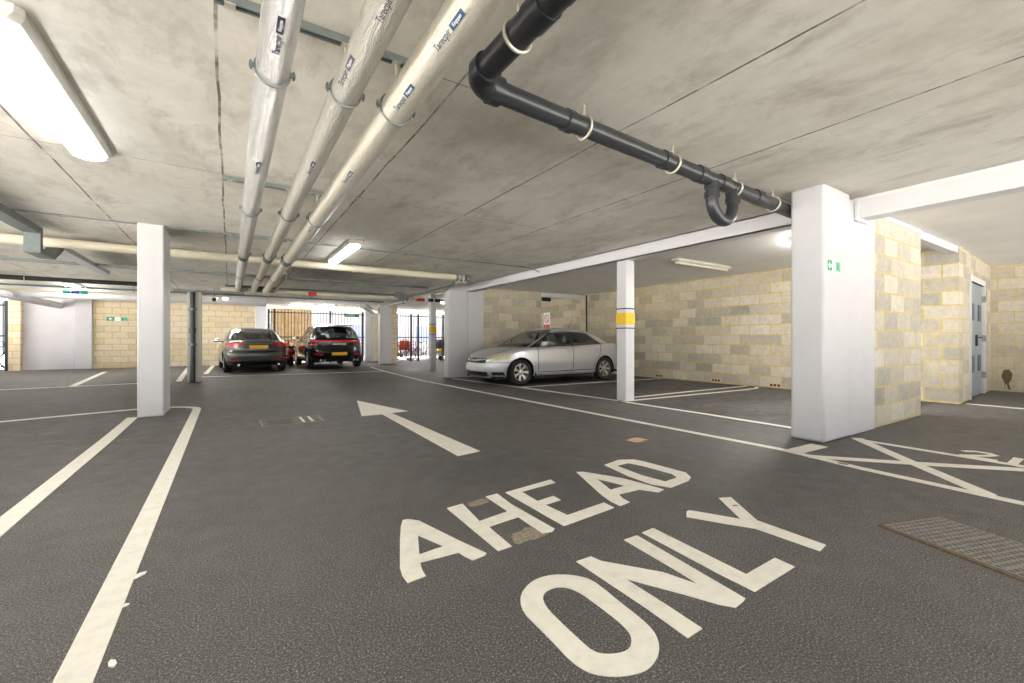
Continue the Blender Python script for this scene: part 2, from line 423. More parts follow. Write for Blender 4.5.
# wing walls beside the two big piers
structure(bx('wall_wing', M['block_wing'], 6.25, 7.94, 1.955, 2.17, 0, SZ))
structure(bx('wall_wing_far', M['block_wing'], 6.08, 8.14, 10.9, 11.1, 0, SZ))
structure(bx('trim_1', M['white_steel'], 7.945, 9.8, 1.96, 2.1, 2.42, SZ, bevel=.004))
structure(bx('trim_2', M['white_steel'], 8.145, 9.8, 10.91, 11.05, 2.38, SZ, bevel=.004))
structure(bx('trim_3', M['white_steel'], 6.25, 7.94, 1.945, 2.0, 2.475, SZ-.001))
# piers and columns
def pillar(label, x0, x1, y0, y1, z1=CZ, mat='white', bev=.02, name='pillar'):
    return structure(bx(name, M[mat], x0, x1, y0, y1, 0, z1, bevel=bev), label)
pillar('broad white pier carrying the green sign', 4.92, 5.53, 1.92, 2.24, bev=.03)
pillar('white pier against the near block wing wall', 5.538, 6.248, 1.935, 2.2, SZ, bev=.008)
pillar('white pier behind the silver car bonnet', 4.98, 5.56, 10.85, 11.15)
pillar('white pier against the far block wing wall', 5.567, 6.08, 10.87, 11.13, SZ, bev=.008)
pillar('white column standing in the painted island', -1.025, -.745, 7.47, 8.2)
pillar('grey column behind the black downpipe', -.87, -.59, 13.1, 13.38, 2.20, mat='lamp_body', bev=.008)
pillar('white pilaster between pale wall and warm blocks', -4.64, -4.17, 21.38, 21.75)
pillar('white column behind the dark saloon', .89, 1.3, 21.3, 21.72)
pillar('white pier beside the black car', 5.42, 5.9, 18.8, 19.1)
structure(bx('wall_store', M['block_warm'], 5.9, 6.2, 18.85, 19.1, 0, CZ))
pillar('white end pier behind the black car', 5.47, 5.82, 21.4, 21.7)
pillar('cream pier beside the store opening', 5.82, 6.12, 21.4, 21.7, mat='cream')
# white steel beams on the piers
m = MB()
for z0, z1, w in ((2.38, 2.395, .2), (2.395, 2.565, .012), (2.565, CZ-.001, .2)): m.box(5.65-w/2, 5.65+w/2, 2.24, 10.85, z0, z1)
m.box(5.55, 5.565, 2.24, 10.85, 2.38, CZ-.001)
structure(m.build('beam', M['white_steel'], smooth=False), 'long white steel beam between the two big piers')
m = MB(); m.box(5.70, 5.90, -3.3, 1.90, 2.34, SZ-.002); m.box(5.66, 5.94, 1.895, 1.93, 2.31, SZ-.002)
structure(m.build('beam', M['white_steel'], smooth=False), 'white steel beam running from the signed pier over the right bay')
# slim steel posts with a yellow band
def banded_post(label, x, y, w, z1):
    p = structure(bx('post', M['white_steel'], x-w/2, x+w/2, y-w/2, y+w/2, 0, z1, bevel=.012), label)
    e = w/2+.004
    bx('yellow_band', M['yellow'], x-e, x+e, y-e, y+e, 1.29, 1.49, p)
    for z in (1.22, 1.55): bx('strap', M['dark'], x-e-.002, x+e+.002, y-e-.002, y+e+.002, z, z+.018, p)
    p['label'] = label
    return p
banded_post('slim white post with yellow band by the silver car', 5.69, 5.20, .21, 2.38)
banded_post('distant slim post with yellow band before the bicycle store', 5.70, 13.7, .19, CZ)

# door in the recess
d = thing('door_1', 'grey steel double door with small louvre panels', 'door', kind='structure')
m = MB()
m.box(.87, .97, -.02, .1, 0, 2.16, T=TD); m.box(2.40, 2.50, -.02, .1, 0, 2.16, T=TD); m.box(.97, 2.40, -.02, .1, 2.06, 2.16, T=TD)
m.build('door_frame', M['white_steel'], d, smooth=False)
for a, b_ in ((.972, 1.684), (1.69, 2.398)):
    m = MB(); m.box(a, b_, .02, .065, .01, 2.055, T=TD); leaf = m.build('door_leaf', M['door_grey'], d, smooth=False)
    for z in (.45, 1.38):
        m = MB(); c0 = (a+b_)/2
        m.box(c0-.13, c0+.13, .005, .022, z, z+.3, 0, TD)
        for i in range(7): m.box(c0-.115, c0+.115, -.001, .006, z+.02+i*.04, z+.035+i*.04, 0, TD)
        m.build('louvre_panel', M['door_panel'], leaf, smooth=False)
m = MB(); m.box(1.66, 1.70, -.01, .02, .92, 1.12, T=TD); m.tube([TD @ Vector(p) for p in ((1.68, -.02, 1.07), (1.68, -.06, 1.07), (1.56, -.06, 1.07))], .012, 8)
m.build('door_handle', M['dark'], d)
for z in (.3, 1.0, 1.75):
    m = MB(); m.box(2.385, 2.42, -.035, .02, z, z+.12, T=TD); m.build('hinge', M['galv'], d, smooth=False)
# rust run low on the far right wall
m = MB(); m.prism([(-.05, .02), (-.02, .14), (-.07, .3), (-.04, .42), (.03, .44), (.08, .36), (.07, .25), (.03, .16), (.06, .02), (.02, .05), (.0, .16)], 0, .003, T=Matrix.Translation((13.099, 1.93, 0)) @ Matrix.Rotation(-PI/2, 4, 'Z') @ Matrix.Rotation(PI/2, 4, 'X'))
tag(m.build('rust_stain', M['rust'], smooth=False), 'brown rust run low on the pale block wall by the door', 'stain')

# ------------------------------------------------------------------ painted floor markings
PZ = .003
def strip(label, pts, w=.1, name='painted_line', group='white lines painted on the tarmac', cat='road marking'):
    global PZ
    PZ += .00012
    P = [Vector((x, y)) for x, y in pts]; L = []; R = []
    for i, p in enumerate(P):
        a = P[max(i-1, 0)]; b = P[min(i+1, len(P)-1)]; t = (b-a).normalized(); n = Vector((-t.y, t.x))
        k = 1.0
        if 0 < i < len(P)-1:
            t1 = (P[i]-P[i-1]).normalized(); k = 1/max(.5, t.dot(t1))
        L.append(p+n*w/2*k); R.append(p-n*w/2*k)
    m = MB(); n = len(P); V = [(p.x, p.y, PZ) for p in L+R]+[(p.x, p.y, 0) for p in L+R]; F = []
    for i in range(n-1):
        F += [(n+i, n+i+1, i+1, i), (i, i+1, 2*n+i+1, 2*n+i), (n+i+1, n+i, 3*n+i, 3*n+i+1)]
    F += [(0, 2*n, 3*n, n), (n-1, 2*n-1, 4*n-1, 3*n-1)]
    m.add(V, F); return tag(m.build(name, M['paint'], smooth=False), label, cat, group)
strip('long white lane line along the right of the aisle', [(4.14, -2.5), (4.16, .55), (4.22, 1.4), (4.33, 2.05), (4.27, 4.2), (4.19, 6.9), (4.10, 10.6), (4.3, 14.5), (4.55, 17.0)], .085)
strip('white bay front line from slim post to the signed pier', [(5.50, 2.27), (5.53, 3.6), (5.50, 5.0)], .09)
strip('white bay front line under the nose of silver car', [(5.52, 5.2), (5.42, 6.5), (5.30, 7.86), (5.0, 10.6)], .09)
strip('white bay divider left of the slim post pair', [(5.85, 5.36), (7.8, 5.36), (9.72, 5.32)], .08)
strip('white bay divider right of pair, curved at wall', [(5.5, 5.10), (7.2, 5.02), (8.9, 4.93), (9.45, 4.96), (9.68, 5.08)], .08)
strip('white bay divider beside the silver car sills', [(5.32, 7.86), (6.8, 7.8), (8.6, 7.68), (9.7, 7.62)], .08)
strip('short white bar from signed pier to the lane line', [(4.36, 1.94), (4.80, 1.92)], .15)
strip('white diagonal of hatching from pier out to the lane', [(5.48, 1.85), (4.85, 1.30), (4.2, .70)], .1)
strip('white diagonal of hatching crossing back to bay line', [(4.26, 1.80), (4.75, 1.22), (5.25, .68), (5.37, .5)], .1)
strip('white bay edge line closing the hatching at the back', [(5.42, 1.80), (5.40, 1.2), (5.37, .3), (5.35, -2)], .07)
strip('white line on tarmac before the louvred door', [(9.96, 1.9), (9.93, 1.2), (9.9, -2)], .1)
strip('white line of the island sweeping from frame edge round the column', [(-.39, .4), (-.395, 3), (-.405, 6.4), (-.41, 7.7)] + [tuple(p.to_2d()) for p in arc((-.86, 7.95, 0), (1, 0, 0), (0, 1, 0), .45, .15, 1.45, 9)] + [(-1.2, 8.42), (-1.8, 8.25), (-2.42, 8.05), (-3.6, 7.7)], .10)
strip('white island line left of the column with worn edges', [(-1.08, 7.55), (-1.06, 6), (-1.055, 3.56), (-1.05, .6)], .11)
strip('short white line branching off left at frame edge', [(-1.1, 3.62), (-2.6, 3.62)], .10)
strip('distant white bay line before the white pilaster', [(-2.94, 13.4), (-3.4, 19.0)], .12)
strip('distant white cross line along the left bays', [(-6.5, 13.1), (-3.98, 13.26), (-1.2, 13.55)], .1)
strip('distant white bay line left of the downpipe', [(-1.07, 13.6), (-1.31, 20.2)], .12)
strip('distant white bay line by the dark saloon wheels', [(-.62, 16.2), (-.57, 21.2)], .12)
strip('faint pale line across the aisle behind the arrow', [(-.7, 14.9), (1.6, 14.6), (4.3, 14.4)], .09)

GL = {
'A1': [[(0.822,2.407),(0.852,2.403),(0.895,2.351),(0.921,2.242),(0.975,2.017),(1.03,1.813),(1.01,1.799),(0.943,1.79),(0.93,1.837),(0.921,1.892),(0.732,1.902),(0.716,1.839),(0.71,1.781),(0.626,1.771),(0.626,1.84),(0.64,1.912),(0.726,2.169),(0.785,2.33)],[(0.824,2.175),(0.887,1.99),(0.756,1.977)]],
'H': [[(1.105,2.432),(1.217,2.445),(1.18,2.156),(1.39,2.191),(1.398,2.474),(1.491,2.481),(1.468,2.273),(1.473,1.849),(1.441,1.829),(1.384,1.839),(1.395,2.086),(1.187,2.063),(1.17,1.807),(1.089,1.802),(1.096,2.094)]],
'E': [[(1.548,2.47),(1.969,2.518),(1.955,2.446),(1.648,2.421),(1.636,2.226),(1.777,2.243),(1.771,2.158),(1.639,2.149),(1.651,1.952),(1.971,1.98),(1.964,1.884),(1.539,1.849),(1.54,2.032)]],
'A2': [[(2.25,2.554),(2.299,2.53),(2.432,2.26),(2.471,2.054),(2.488,1.929),(2.412,1.914),(2.347,2.02),(2.158,2.03),(2.124,1.963),(2.114,1.896),(2.015,1.884),(2.022,1.972),(2.059,2.094)],[(2.265,2.346),(2.325,2.128),(2.178,2.123)]],
'D': [[(2.57,2.575),(2.785,2.62),(2.9,2.556),(2.925,2.46),(2.939,2.227),(2.948,2.084),(2.879,1.993),(2.793,1.952),(2.56,1.928),(2.504,2.046),(2.509,2.264)],[(2.637,2.504),(2.778,2.507),(2.81,2.391),(2.831,2.12),(2.788,2.045),(2.636,2.032),(2.611,2.222)]],
'O': [[(0.95,1.41),(0.999,1.463),(1.081,1.503),(1.168,1.497),(1.245,1.447),(1.29,1.38),(1.288,1.299),(1.274,1.2),(1.263,1.073),(1.246,1.007),(1.212,0.958),(1.165,0.923),(1.104,0.902),(1.052,0.904),(0.995,0.926),(0.949,0.958),(0.92,0.996),(0.908,1.055),(0.915,1.158),(0.919,1.27),(0.921,1.341)],[(1.034,1.376),(1.07,1.406),(1.122,1.411),(1.164,1.386),(1.187,1.331),(1.187,1.226),(1.182,1.1),(1.166,1.043),(1.139,1.013),(1.103,0.992),(1.06,0.998),(1.015,1.024),(0.997,1.054),(0.997,1.105),(1.002,1.208),(1.01,1.311)]],
'N': [[(1.339,1.52),(1.427,1.518),(1.439,1.46),(1.597,1.241),(1.641,1.098),(1.657,1.205),(1.689,1.554),(1.784,1.551),(1.758,1.336),(1.707,0.94),(1.685,0.934),(1.617,0.928),(1.582,0.974),(1.529,1.087),(1.418,1.297),(1.41,1.072),(1.401,0.924),(1.315,0.922),(1.329,1.105)]],
'L': [[(1.832,1.559),(1.927,1.565),(1.887,1.035),(2.142,1.04),(2.132,0.95),(1.785,0.944),(1.791,1.103)]],
'Y': [[(2.282,1.609),(2.314,1.608),(2.443,1.372),(2.651,1.633),(2.732,1.598),(2.503,1.311),(2.49,0.967),(2.394,0.955),(2.388,1.258),(2.335,1.342),(2.211,1.559)]]}
PZ = .003
def rounded(lp):
    out = []
    for i in range(len(lp)):
        a, b = Vector(lp[i]), Vector(lp[(i+1) % len(lp)]); out += [tuple(a*.75+b*.25), tuple(a*.25+b*.75)]
    return out
for k in ('O',): GL[k] = [rounded(rounded(lp)) for lp in GL[k]]
for word, keys, lab in (('AHEAD', ('A1', 'H', 'E', 'A2', 'D'), 'white painted word AHEAD on the tarmac'), ('ONLY', ('O', 'N', 'L', 'Y'), 'white painted word ONLY nearest the camera on tarmac')):
    t = thing('painted_word', lab, 'road marking')
    for k in keys:
        m = MB(); m.prism(GL[k][0], 0, PZ, holes=GL[k][1:]); m.build('letter', M['paint'], t, smooth=False)
m = MB(); m.prism([(1.806,7.624),(2.153,6.078),(1.904,6.047),(1.931,3.516),(1.686,3.476),(1.763,6.015),(1.487,6.017)], 0, PZ)
tag(m.build('painted_arrow', M['paint'], smooth=False), 'long white painted arrow pointing ahead down the aisle', 'road marking')
t = thing('painted_number', 'white painted bay number beside the hatched lines', 'road marking')
m = MB(); st = [(5.68, 1.09), (5.745, 1.04), (5.745, .955), (5.69, .91), (5.60, .945), (5.46, 1.06), (5.46, .875)]
P = [Vector(p) for p in st]
for i in range(len(P)-1):
    a, b = P[i], P[i+1]; tt = (b-a).normalized(); nn = Vector((-tt.y, tt.x))*.024; a2 = a-tt*.018; b2 = b+tt*.018
    m.prism([tuple(a2+nn), tuple(b2+nn), tuple(b2-nn), tuple(a2-nn)], 0, PZ+.0001*i)
m.build('digit', M['paint'], t, smooth=False)
m = MB(); m.prism([(5.42, .797), (5.735, .802), (5.724, .742), (5.395, .739)], 0, PZ); m.build('digit', M['paint'], t, smooth=False)

# worn lettering ghost beside the H
for pts, lab in (([(1.19, 1.80), (1.24, 1.93), (1.30, 1.92), (1.37, 1.96), (1.44, 1.83), (1.33, 1.80), (1.27, 1.82)], 'faded brown smudge between the feet of the H'), ([(1.24, 2.36), (1.235, 2.43), (1.30, 2.45), (1.385, 2.46), (1.38, 2.38), (1.31, 2.37)], 'faded brown smudge between the tops of the H')):
    m = MB(); m.prism(rounded(pts), 0, .0015); tag(m.build('paint_smudge', M['smudge'], smooth=False), lab, 'stain')

# ------------------------------------------------------------------ things set in the floor
t = thing('drain_grate', 'rusty cast iron drain grating at the right frame edge', 'drain', (2.925, .66, 0), math.atan2(-.46, -.15)+PI)
# local x runs along the long side, local y across
def grate(t, L=.95, W=.43):
    m = MB(); m.box(0, L, 0, W, .0005, .003); m.build('pit', M['pit'], t, smooth=False)
    m = MB()
    for a, b, c, d_ in ((-.02, L+.02, -.02, 0), (-.02, L+.02, W, W+.02), (-.02, 0, 0, W), (L, L+.02, 0, W)): m.box(a, b, c, d_, 0, .008)
    m.build('rim', M['rust'], t, smooth=False)
    for a, b in ((.005, .235), (.245, .475), (.485, .715), (.725, .945)):
        m = MB(); n = 7
        for i in range(n+1):
            x = a+(b-a)*i/n; m.box(x-.006, x+.006, .005, W-.005, .003, .012)
        for i in range(14):
            y = .008+(W-.016)*i/13; m.box(a-.004, b+.004, y-.007, y+.007, .003, .0115)
        g = m.build('grating', M['iron'], t, smooth=False)
    return t
t.location = (3.0, .89, 0); t.rotation_euler = (0, 0, math.atan2(-.46, -.15)); grate(t)
t = thing('manhole_cover', 'worn metal access cover beside the painted arrow', 'manhole cover', (.66, 6.15, 0))
m = MB(); m.box(-.32, .32, -.22, .22, 0, .006)
for i in range(9): m.box(-.28, .0, -.19+i*.045, -.175+i*.045, .006, .009)
m.build('plate', M['cover'], t, smooth=False)
m = MB(); m.box(-.35, .35, -.25, -.225, 0, .005); m.box(-.35, .35, .225, .25, 0, .005); m.box(-.35, -.325, -.225, .225, 0, .005); m.box(.325, .35, -.225, .225, 0, .005)
m.build('rim', M['iron'], t, smooth=False)
for x in (.1, .2):
    m = MB(); m.box(x, x+.03, -.2, .2, .006, .0085); m.build('paint_stripe', M['paint'], t, smooth=False)
m = MB(); m.prism([(-.09, -.07), (.0, -.08), (.02, -.05), (.1, -.06), (.09, .07), (-.02, .08), (-.05, .05), (-.1, .06)], 0, .003, T=Matrix.Translation((3.5, 3.045, 0)))
tag(m.build('tan_patch', M['tan'], smooth=False), 'flat tan patch lying on tarmac beyond the D of AHEAD', 'patch')
LIT = [(-.334, 2.462, 'scrap', 'white paper scrap beside the long island line, farthest of three', .03), (-.347, 2.209, 'scrap', 'white paper scrap touching the island line edge', .018), (-.312, 1.837, 'scrap', 'white paper scrap beside island line, nearest of three', .015),
       (2.612, 1.502, 'leaf', 'brown crumb on tarmac right of the Y', .015), (4.248, 1.528, 'leaf', 'orange leaf flake beside the hatched lane line', .035), (1.867, 2.635, 'leaf', 'tiny brown crumb beyond the E of AHEAD', .014), (-.72, 2.3, 'scrap', 'pale chip lying inside the painted island', .014)]
for x, y, mt, lab, r in LIT:
    a = random.uniform(0, PI); m = MB()
    m.prism([(r*1.6*math.cos(k*PI/3)*random.uniform(.7, 1.1), r*.7*math.sin(k*PI/3)*random.uniform(.7, 1.1)) for k in range(6)], 0, .004, T=Matrix.Translation((x, y, 0)) @ Matrix.Rotation(a, 4, 'Z'))
    tag(m.build('litter', M[mt], smooth=False), lab, 'litter', 'litter specks on the tarmac')

# ------------------------------------------------------------------ ceiling lamps
def batten(label, x, y, z, rz=0, on=True, L=1.92, W=.27, lamp='lamp_on'):
    t = thing('batten_light', label, 'light', (x, y, z-.003), rz, 'batten lamps on the ceiling')
    # section: wide base against slab, sloped sides, narrower diffuser
    m = MB(); h = L/2
    def ring(w, l, ch, z): return [(-w+ch, -l, z), (w-ch, -l, z), (w, -l+ch, z), (w, l-ch, z), (w-ch, l, z), (-w+ch, l, z), (-w, l-ch, z), (-w, -l+ch, z)]
    a = ring(W/2, h, .03, 0); b = ring(W/2, h, .03, -.035); c = ring(W/2-.025, h-.03, .04, -.06)
    V = a+b+c; F = [tuple(range(8))]
    for r in range(2):
        for k in range(8): F.append((r*8+k, (r+1)*8+k, (r+1)*8+(k+1) % 8, r*8+(k+1) % 8))
    F.append(tuple(range(23, 15, -1)))
    m.add(V, F); m.build('housing', M['lamp_body'], t, smooth=False)
    m = MB(); a = ring(W/2-.045, h-.05, .04, -.061); b = ring(W/2-.038, h-.043, .045, -.09); c = ring(W/2-.06, h-.065, .05, -.105)
    V = a+b+c; F = []
    for r in range(2):
        for k in range(8): F.append((r*8+k, (r+1)*8+k, (r+1)*8+(k+1) % 8, r*8+(k+1) % 8))
    F.append(tuple(range(23, 15, -1)))
    m.add(V, F); m.build('diffuser', M[lamp if on else 'lamp_off'], t, smooth=False)
    return t
batten('big lit batten lamp on the ceiling at top left', -.945, 3.9, CZ)
batten('lit batten lamp beyond the lagged pipes over the aisle', 1.64, 7.9, CZ, W=.22)
batten('unlit batten lamp on the soffit of the right bay', 7.7, 5.07, SZ, PI/2, on=False, L=1.75, W=.17)
batten('added batten lamp over the aisle, unseen behind the viewer', 1.64, -.9, CZ)  # added lamp out of view, brightens the near tarmac
batten('added batten lamp over the left lane, unseen behind the viewer', -2.6, -1.2, CZ)  # extra unseen lamp, put in to light the near left side
batten('added unseen batten lamp over the right bay beside the door', 9.6, -1.2, SZ)  # out of frame, added to brighten the right side
batten('added batten lamp in the right bay hidden behind near wing wall', 7.2, 2.7, SZ, PI/2, L=1.6, lamp='lamp_strong')  # added out of sight to light the bay wall, floor and silver car
batten('second added batten lamp hidden behind near wing wall', 7.4, 3.02, SZ, PI/2, L=1.1, lamp='lamp_strong')  # another added lamp, more light for the bay from out of sight
batten('added batten lamp above the dark saloon hidden behind the fat duct', -.4, 18.9, CZ, PI/2, L=1.4, lamp='lamp_strong')  # added out of sight to brighten the ceiling mirrored in the saloon glass
batten('lit batten lamp above the far left bays', -3.6, 17.0, CZ, lamp='lamp_strong')
batten('lit batten lamp above the gap past two parked cars', 3.0, 20.4, CZ, PI/2, lamp='lamp_strong')
batten('lit batten lamp above the bicycle store', 8.0, 22.4, CZ, PI/2, lamp='lamp_strong')
batten('added batten lamp hidden behind the far block wing wall', 7.6, 15.2, SZ, PI/2, lamp='lamp_strong')  # unseen, added to light the wall past the far wing

# ------------------------------------------------------------------ lagged pipes along the aisle
def on_pipe(V, px, pz, r, a, y0):
    """bend flat lettering (x along, y up) round a pipe that runs along y; a = angle of its middle from straight down towards -x"""
    out = []
    for p in V:
        th = a + p.y/r
        rr = r + .0012 + p.z
        out.append((px - rr*math.sin(th), y0 - p.x, pz - rr*math.cos(th)))
    return out
TXT = text_mesh('Tarecpir', .040, .0004)
KTX = text_mesh('Kingspan', .019, .0004)
def lagged_pipe(label, x, z, r, mat, y0, y1, texts, ink, hang):
    t = thing('lagged_pipe', label, 'pipe', (0, 0, 0), 0, 'foil lagged pipes along the aisle')
    m = MB(); n = 60; m.tube([(x, y0+(y1-y0)*i/n, z) for i in range(n+1)], r, 36); m.build('lagging', M[mat], t)
    for y in (7.55,):
        m = MB(); m.tube([(x, y, z), (x, y+.3, z)], r+.003, 28); m.build('identification_band', M['galv_dark'], t)
    for ty, ta in texts:
        m = MB(); m.add(on_pipe(TXT[0], x, z, r, ta, ty), TXT[1]); w = m.build('lettering', M[ink], t, smooth=False)
        bxv = [Vector((u/6*.105+.135, v, q)) for q in (0, .0006) for v in (-.0125, 0, .0125) for u in range(-3, 4)]
        m = MB(); F = [(i+j*7, i+1+j*7, i+8+j*7, i+7+j*7) for i in range(6) for j in range(2)]; F += [tuple(k+21 for k in f) for f in F]
        m.add(on_pipe(bxv, x, z, r, ta, ty), F); m.build('logo_plate', M[ink], t, smooth=False)
        m = MB(); m.add(on_pipe([Vector((p.x+.135, p.y, p.z+.001)) for p in KTX[0]], x, z, r, ta, ty), KTX[1]); m.build('lettering', M['sign_white'], t, smooth=False)
    for y in hang:
        m = MB(); m.tube(arc((x, y, z), (1, 0, 0), (0, 0, 1), r+.004, 0, 2*PI, 28)[:-1], .006, 8, closed=True)
        for s in (-1, 1): m.box(x+s*(r+.014)-.012, x+s*(r+.014)+.012, y-.009, y+.009, z-.008, z+.010); m.tube([(x+s*(r+.018), y, z-.02), (x+s*(r+.018), y, z+.022)], .005, 8)
        cl = m.build('clamp', M['galv_dark'], t)
        m = MB(); m.tube([(x, y, z+r), (x, y, CZ-.04)], .006, 8); m.build('rod', M['zinc'], cl)
    return t
HY = (2.35, 4.93, 7.5, 10.1)
lagged_pipe('shiny foil lagged pipe, leftmost of three along ceiling', .17, 2.30, .071, 'foil_shiny', -2.5, 12.75, [(2.02, .1), (3.6, .1)], 'print_dark', HY)
lagged_pipe('wrinkled foil lagged pipe, middle of three along ceiling', .50, 2.30, .070, 'foil_dull', -2.5, 12.75, [(1.60, .35), (2.15, .85), (3.4, .3)], 'print_dark', HY)
lagged_pipe('smooth cream lagged pipe, rightmost of three along ceiling', .765, 2.29, .081, 'foil_cream', -2.5, 12.75, [(1.62, .65), (2.16, .55), (3.4, .5), (5.2, .5)], 'print_blue', HY)
m = MB(); m.tube([(.98, 10.2, 2.42), (.98, 10.3, 2.33), (.98, 12.75, 2.3)], .035, 14)
tag(m.build('lagged_pipe', M['foil_cream']), 'short thin lagged pipe right of the three big ones', 'pipe')
for y in HY[:3]:
    t = thing('strut_channel', {2.35: 'galvanised channel on ceiling carrying the lagged pipes, nearest one', 4.93: 'galvanised channel on ceiling, second along the lagged pipes', 7.5: 'galvanised channel on ceiling, third along the lagged pipes'}[y], 'channel', group='channels carrying the lagged pipes')
    m = MB(); m.box(-.06, .98, y-.02, y-.017, CZ-.041, CZ); m.box(-.06, .98, y+.017, y+.02, CZ-.041, CZ); m.box(-.06, .98, y-.017, y+.017, CZ-.003, CZ); m.box(-.06, .98, y-.017, y-.009, CZ-.041, CZ-.036); m.box(-.06, .98, y+.009, y+.017, CZ-.041, CZ-.036)
    m.build('channel', M['galv_dark'], t, smooth=False)
    for x in (.0, .17, .5, .765, .88):
        m = MB(); m.box(x-.022, x+.022, y-.022, y+.022, CZ-.047, CZ-.0405); m.build('fixing_plate', M['zinc'], t, smooth=False)

# ------------------------------------------------------------------ black waste pipe with trap
t = thing('waste_pipe', 'black plastic waste pipe with trap, elbowed across the ceiling to the pier', 'pipe')
zc = 2.435; r = .061; yc = 2.12; xe = 1.12
m = MB()
path = [(xe, -2.5, zc), (xe, 1.0, zc), (xe, yc-.12, zc)]
m.tube(path, r+.004, 28)
m.build('pipe_run', M['black_plastic'], t)
m = MB(); m.tube([(xe+.12, yc, zc)] + [(xe+.12+(5.30-xe-.12)*i/8, yc+.215*i/8, zc-.002*i) for i in range(1, 9)], r, 28); m.build('pipe_run', M['black_plastic'], t)
m = MB(); m.tube(arc((xe+.13, yc-.13, zc), (-1, 0, 0), (0, 1, 0), .13, 0, PI/2, 10), r+.012, 28)
for a, b in (((xe, yc-.17, zc), (xe, yc-.10, zc)), ((xe+.10, yc, zc), (xe+.17, yc+.004, zc))): m.tube([a, b], r+.018, 28)
m.build('elbow', M['black_plastic'], t)
def yat(x): return yc+.215*(x-xe-.12)/(5.30-xe-.12)
for x, w in ((1.82, .06), (2.84, .06), (3.35, .10), (3.70, .12), (4.35, .10)):
    m = MB(); m.tube([(x-w/2, yat(x-w/2), zc-.005), (x+w/2, yat(x+w/2), zc-.006)], r+.009, 28); m.build('coupling', M['black_plastic'], t)
m = MB(); m.tube([(xe, 1.44, zc), (xe, 1.56, zc)], r+.012, 28); m.build('coupling', M['black_plastic'], t)
m = MB(); m.tube([(xe, .6, zc), (xe, 1.36, zc)], r+.008, 28); m.build('coupling', M['black_plastic'], t)
m = MB(); m.tube([(5.26, yat(5.26), zc-.016)] + arc((5.28, yat(5.28)+.001, zc-.14), (0, 0, 1), (1, .25, 0), .125, 0, PI/2*.9, 8), [r]*10, 24); m.build('end_bend', M['black_plastic'], t)
for x, y, ax in ((1.97, 0, 0), (2.96, 0, 0), (3.93, 0, 0), (4.70, 0, 0), (xe, 1.68, 1)):
    if ax == 0: y = yat(x); ring = arc((x, y, zc-.005), (0, 1, 0), (0, 0, 1), r+.012, 0, 2*PI, 24)[:-1]
    else: ring = arc((x, y, zc), (1, 0, 0), (0, 0, 1), r+.014, 0, 2*PI, 24)[:-1]
    m = MB(); m.tube(ring, .009, 8, closed=True)
    c = m.build('pipe_clip', M['zinc'], t)
    m = MB(); m.tube([(x, y, zc+r), (x, y, CZ-.002)], .006, 8); m.tube([(x, y, zc+r+.01), (x, y, zc+r+.03)], .012, 8); m.build('rod', M['zinc'], c)
# the trap hangs below the run
m = MB(); xa, xb, yt = 3.53, 3.85, 2.235
m.tube([(xa, yt, zc-.02), (xa, yt, 2.26)] + arc(((xa+xb)/2, yt, 2.25), (-1, 0, 0), (0, 0, -1), (xb-xa)/2, 0, PI, 14) + [(xb, yt, 2.28), (xb, yt+.02, zc-.03)], .052, 20)
m.build('trap', M['black_plastic'], t)
for x, z in ((xa, 2.27), (xb, 2.27), (xa, 2.345)):
    m = MB(); m.tube([(x, yt, z), (x, yt, z+.045)], .064, 20); m.build('trap_nut', M['black_plastic'], t)

# ------------------------------------------------------------------ services across the ceiling
t = thing('cream_pipe', 'cream lagged pipe running across the whole ceiling to the far pier', 'pipe')
m = MB(); m.tube([(-7.6, 9.0, 2.452), (4.5, 9.0, 2.452)] , .07, 24); m.build('pipe_run', M['beige_pipe'], t)
m = MB(); m.tube(arc((4.55, 9.15, 2.452), (0, -1, 0), (1, 0, 0), .15, 0, PI/2, 8), .078, 20); m.build('elbow', M['galv'], t)
m = MB(); m.tube([(4.70, 9.15, 2.452), (4.70, 10.6, 2.40), (4.72, 12.7, 2.33)], .06, 18); m.build('pipe_run', M['beige_pipe'], t)
for x in (4.42, 4.30, 2.05, 2.35, -1.22):
    m = MB(); m.tube([(x, 9, 2.452), (x+.05, 9, 2.452)], .082, 20); m.build('collar', M['galv' if x > 4 else 'beige_pipe'], t)
m = MB(); m.tube([(4.45, 9.4, 2.38), (4.45, 12.7, 2.33)], .04, 14); tag(m.build('thin_pipe', M['galv']), 'thin grey pipe beside the elbow of the cream pipe', 'pipe')
t = thing('cable_conduit', 'thin grey conduit across the ceiling before the white column', 'conduit')
m = MB(); m.tube([(-7.6, 7.5, 2.562), (1.515, 7.52, 2.562)], .011, 10); m.build('tube', M['galv'], t)
m = MB(); m.tube([(1.765, 7.52, 2.562), (5.2, 7.54, 2.562), (5.42, 7.5, 2.53), (5.53, 7.45, 2.47)], .011, 10); m.build('tube', M['galv'], t)
for x in (-2.6, -1.75, -.3, 1.0, 2.6, 3.9, 5.15):
    m = MB(); m.tube([(x-.02, 7.52, 2.562), (x+.02, 7.52, 2.562)], .017, 10); m.build('saddle', M['galv'], t)
bx_t = bx('cable_trunking', M['galv_dark'], -7.6, 4.55, 11.17, 11.24, 2.43, 2.48)
tag(bx_t, 'grey straight trunking crossing the ceiling behind the cream pipe', 'trunking')
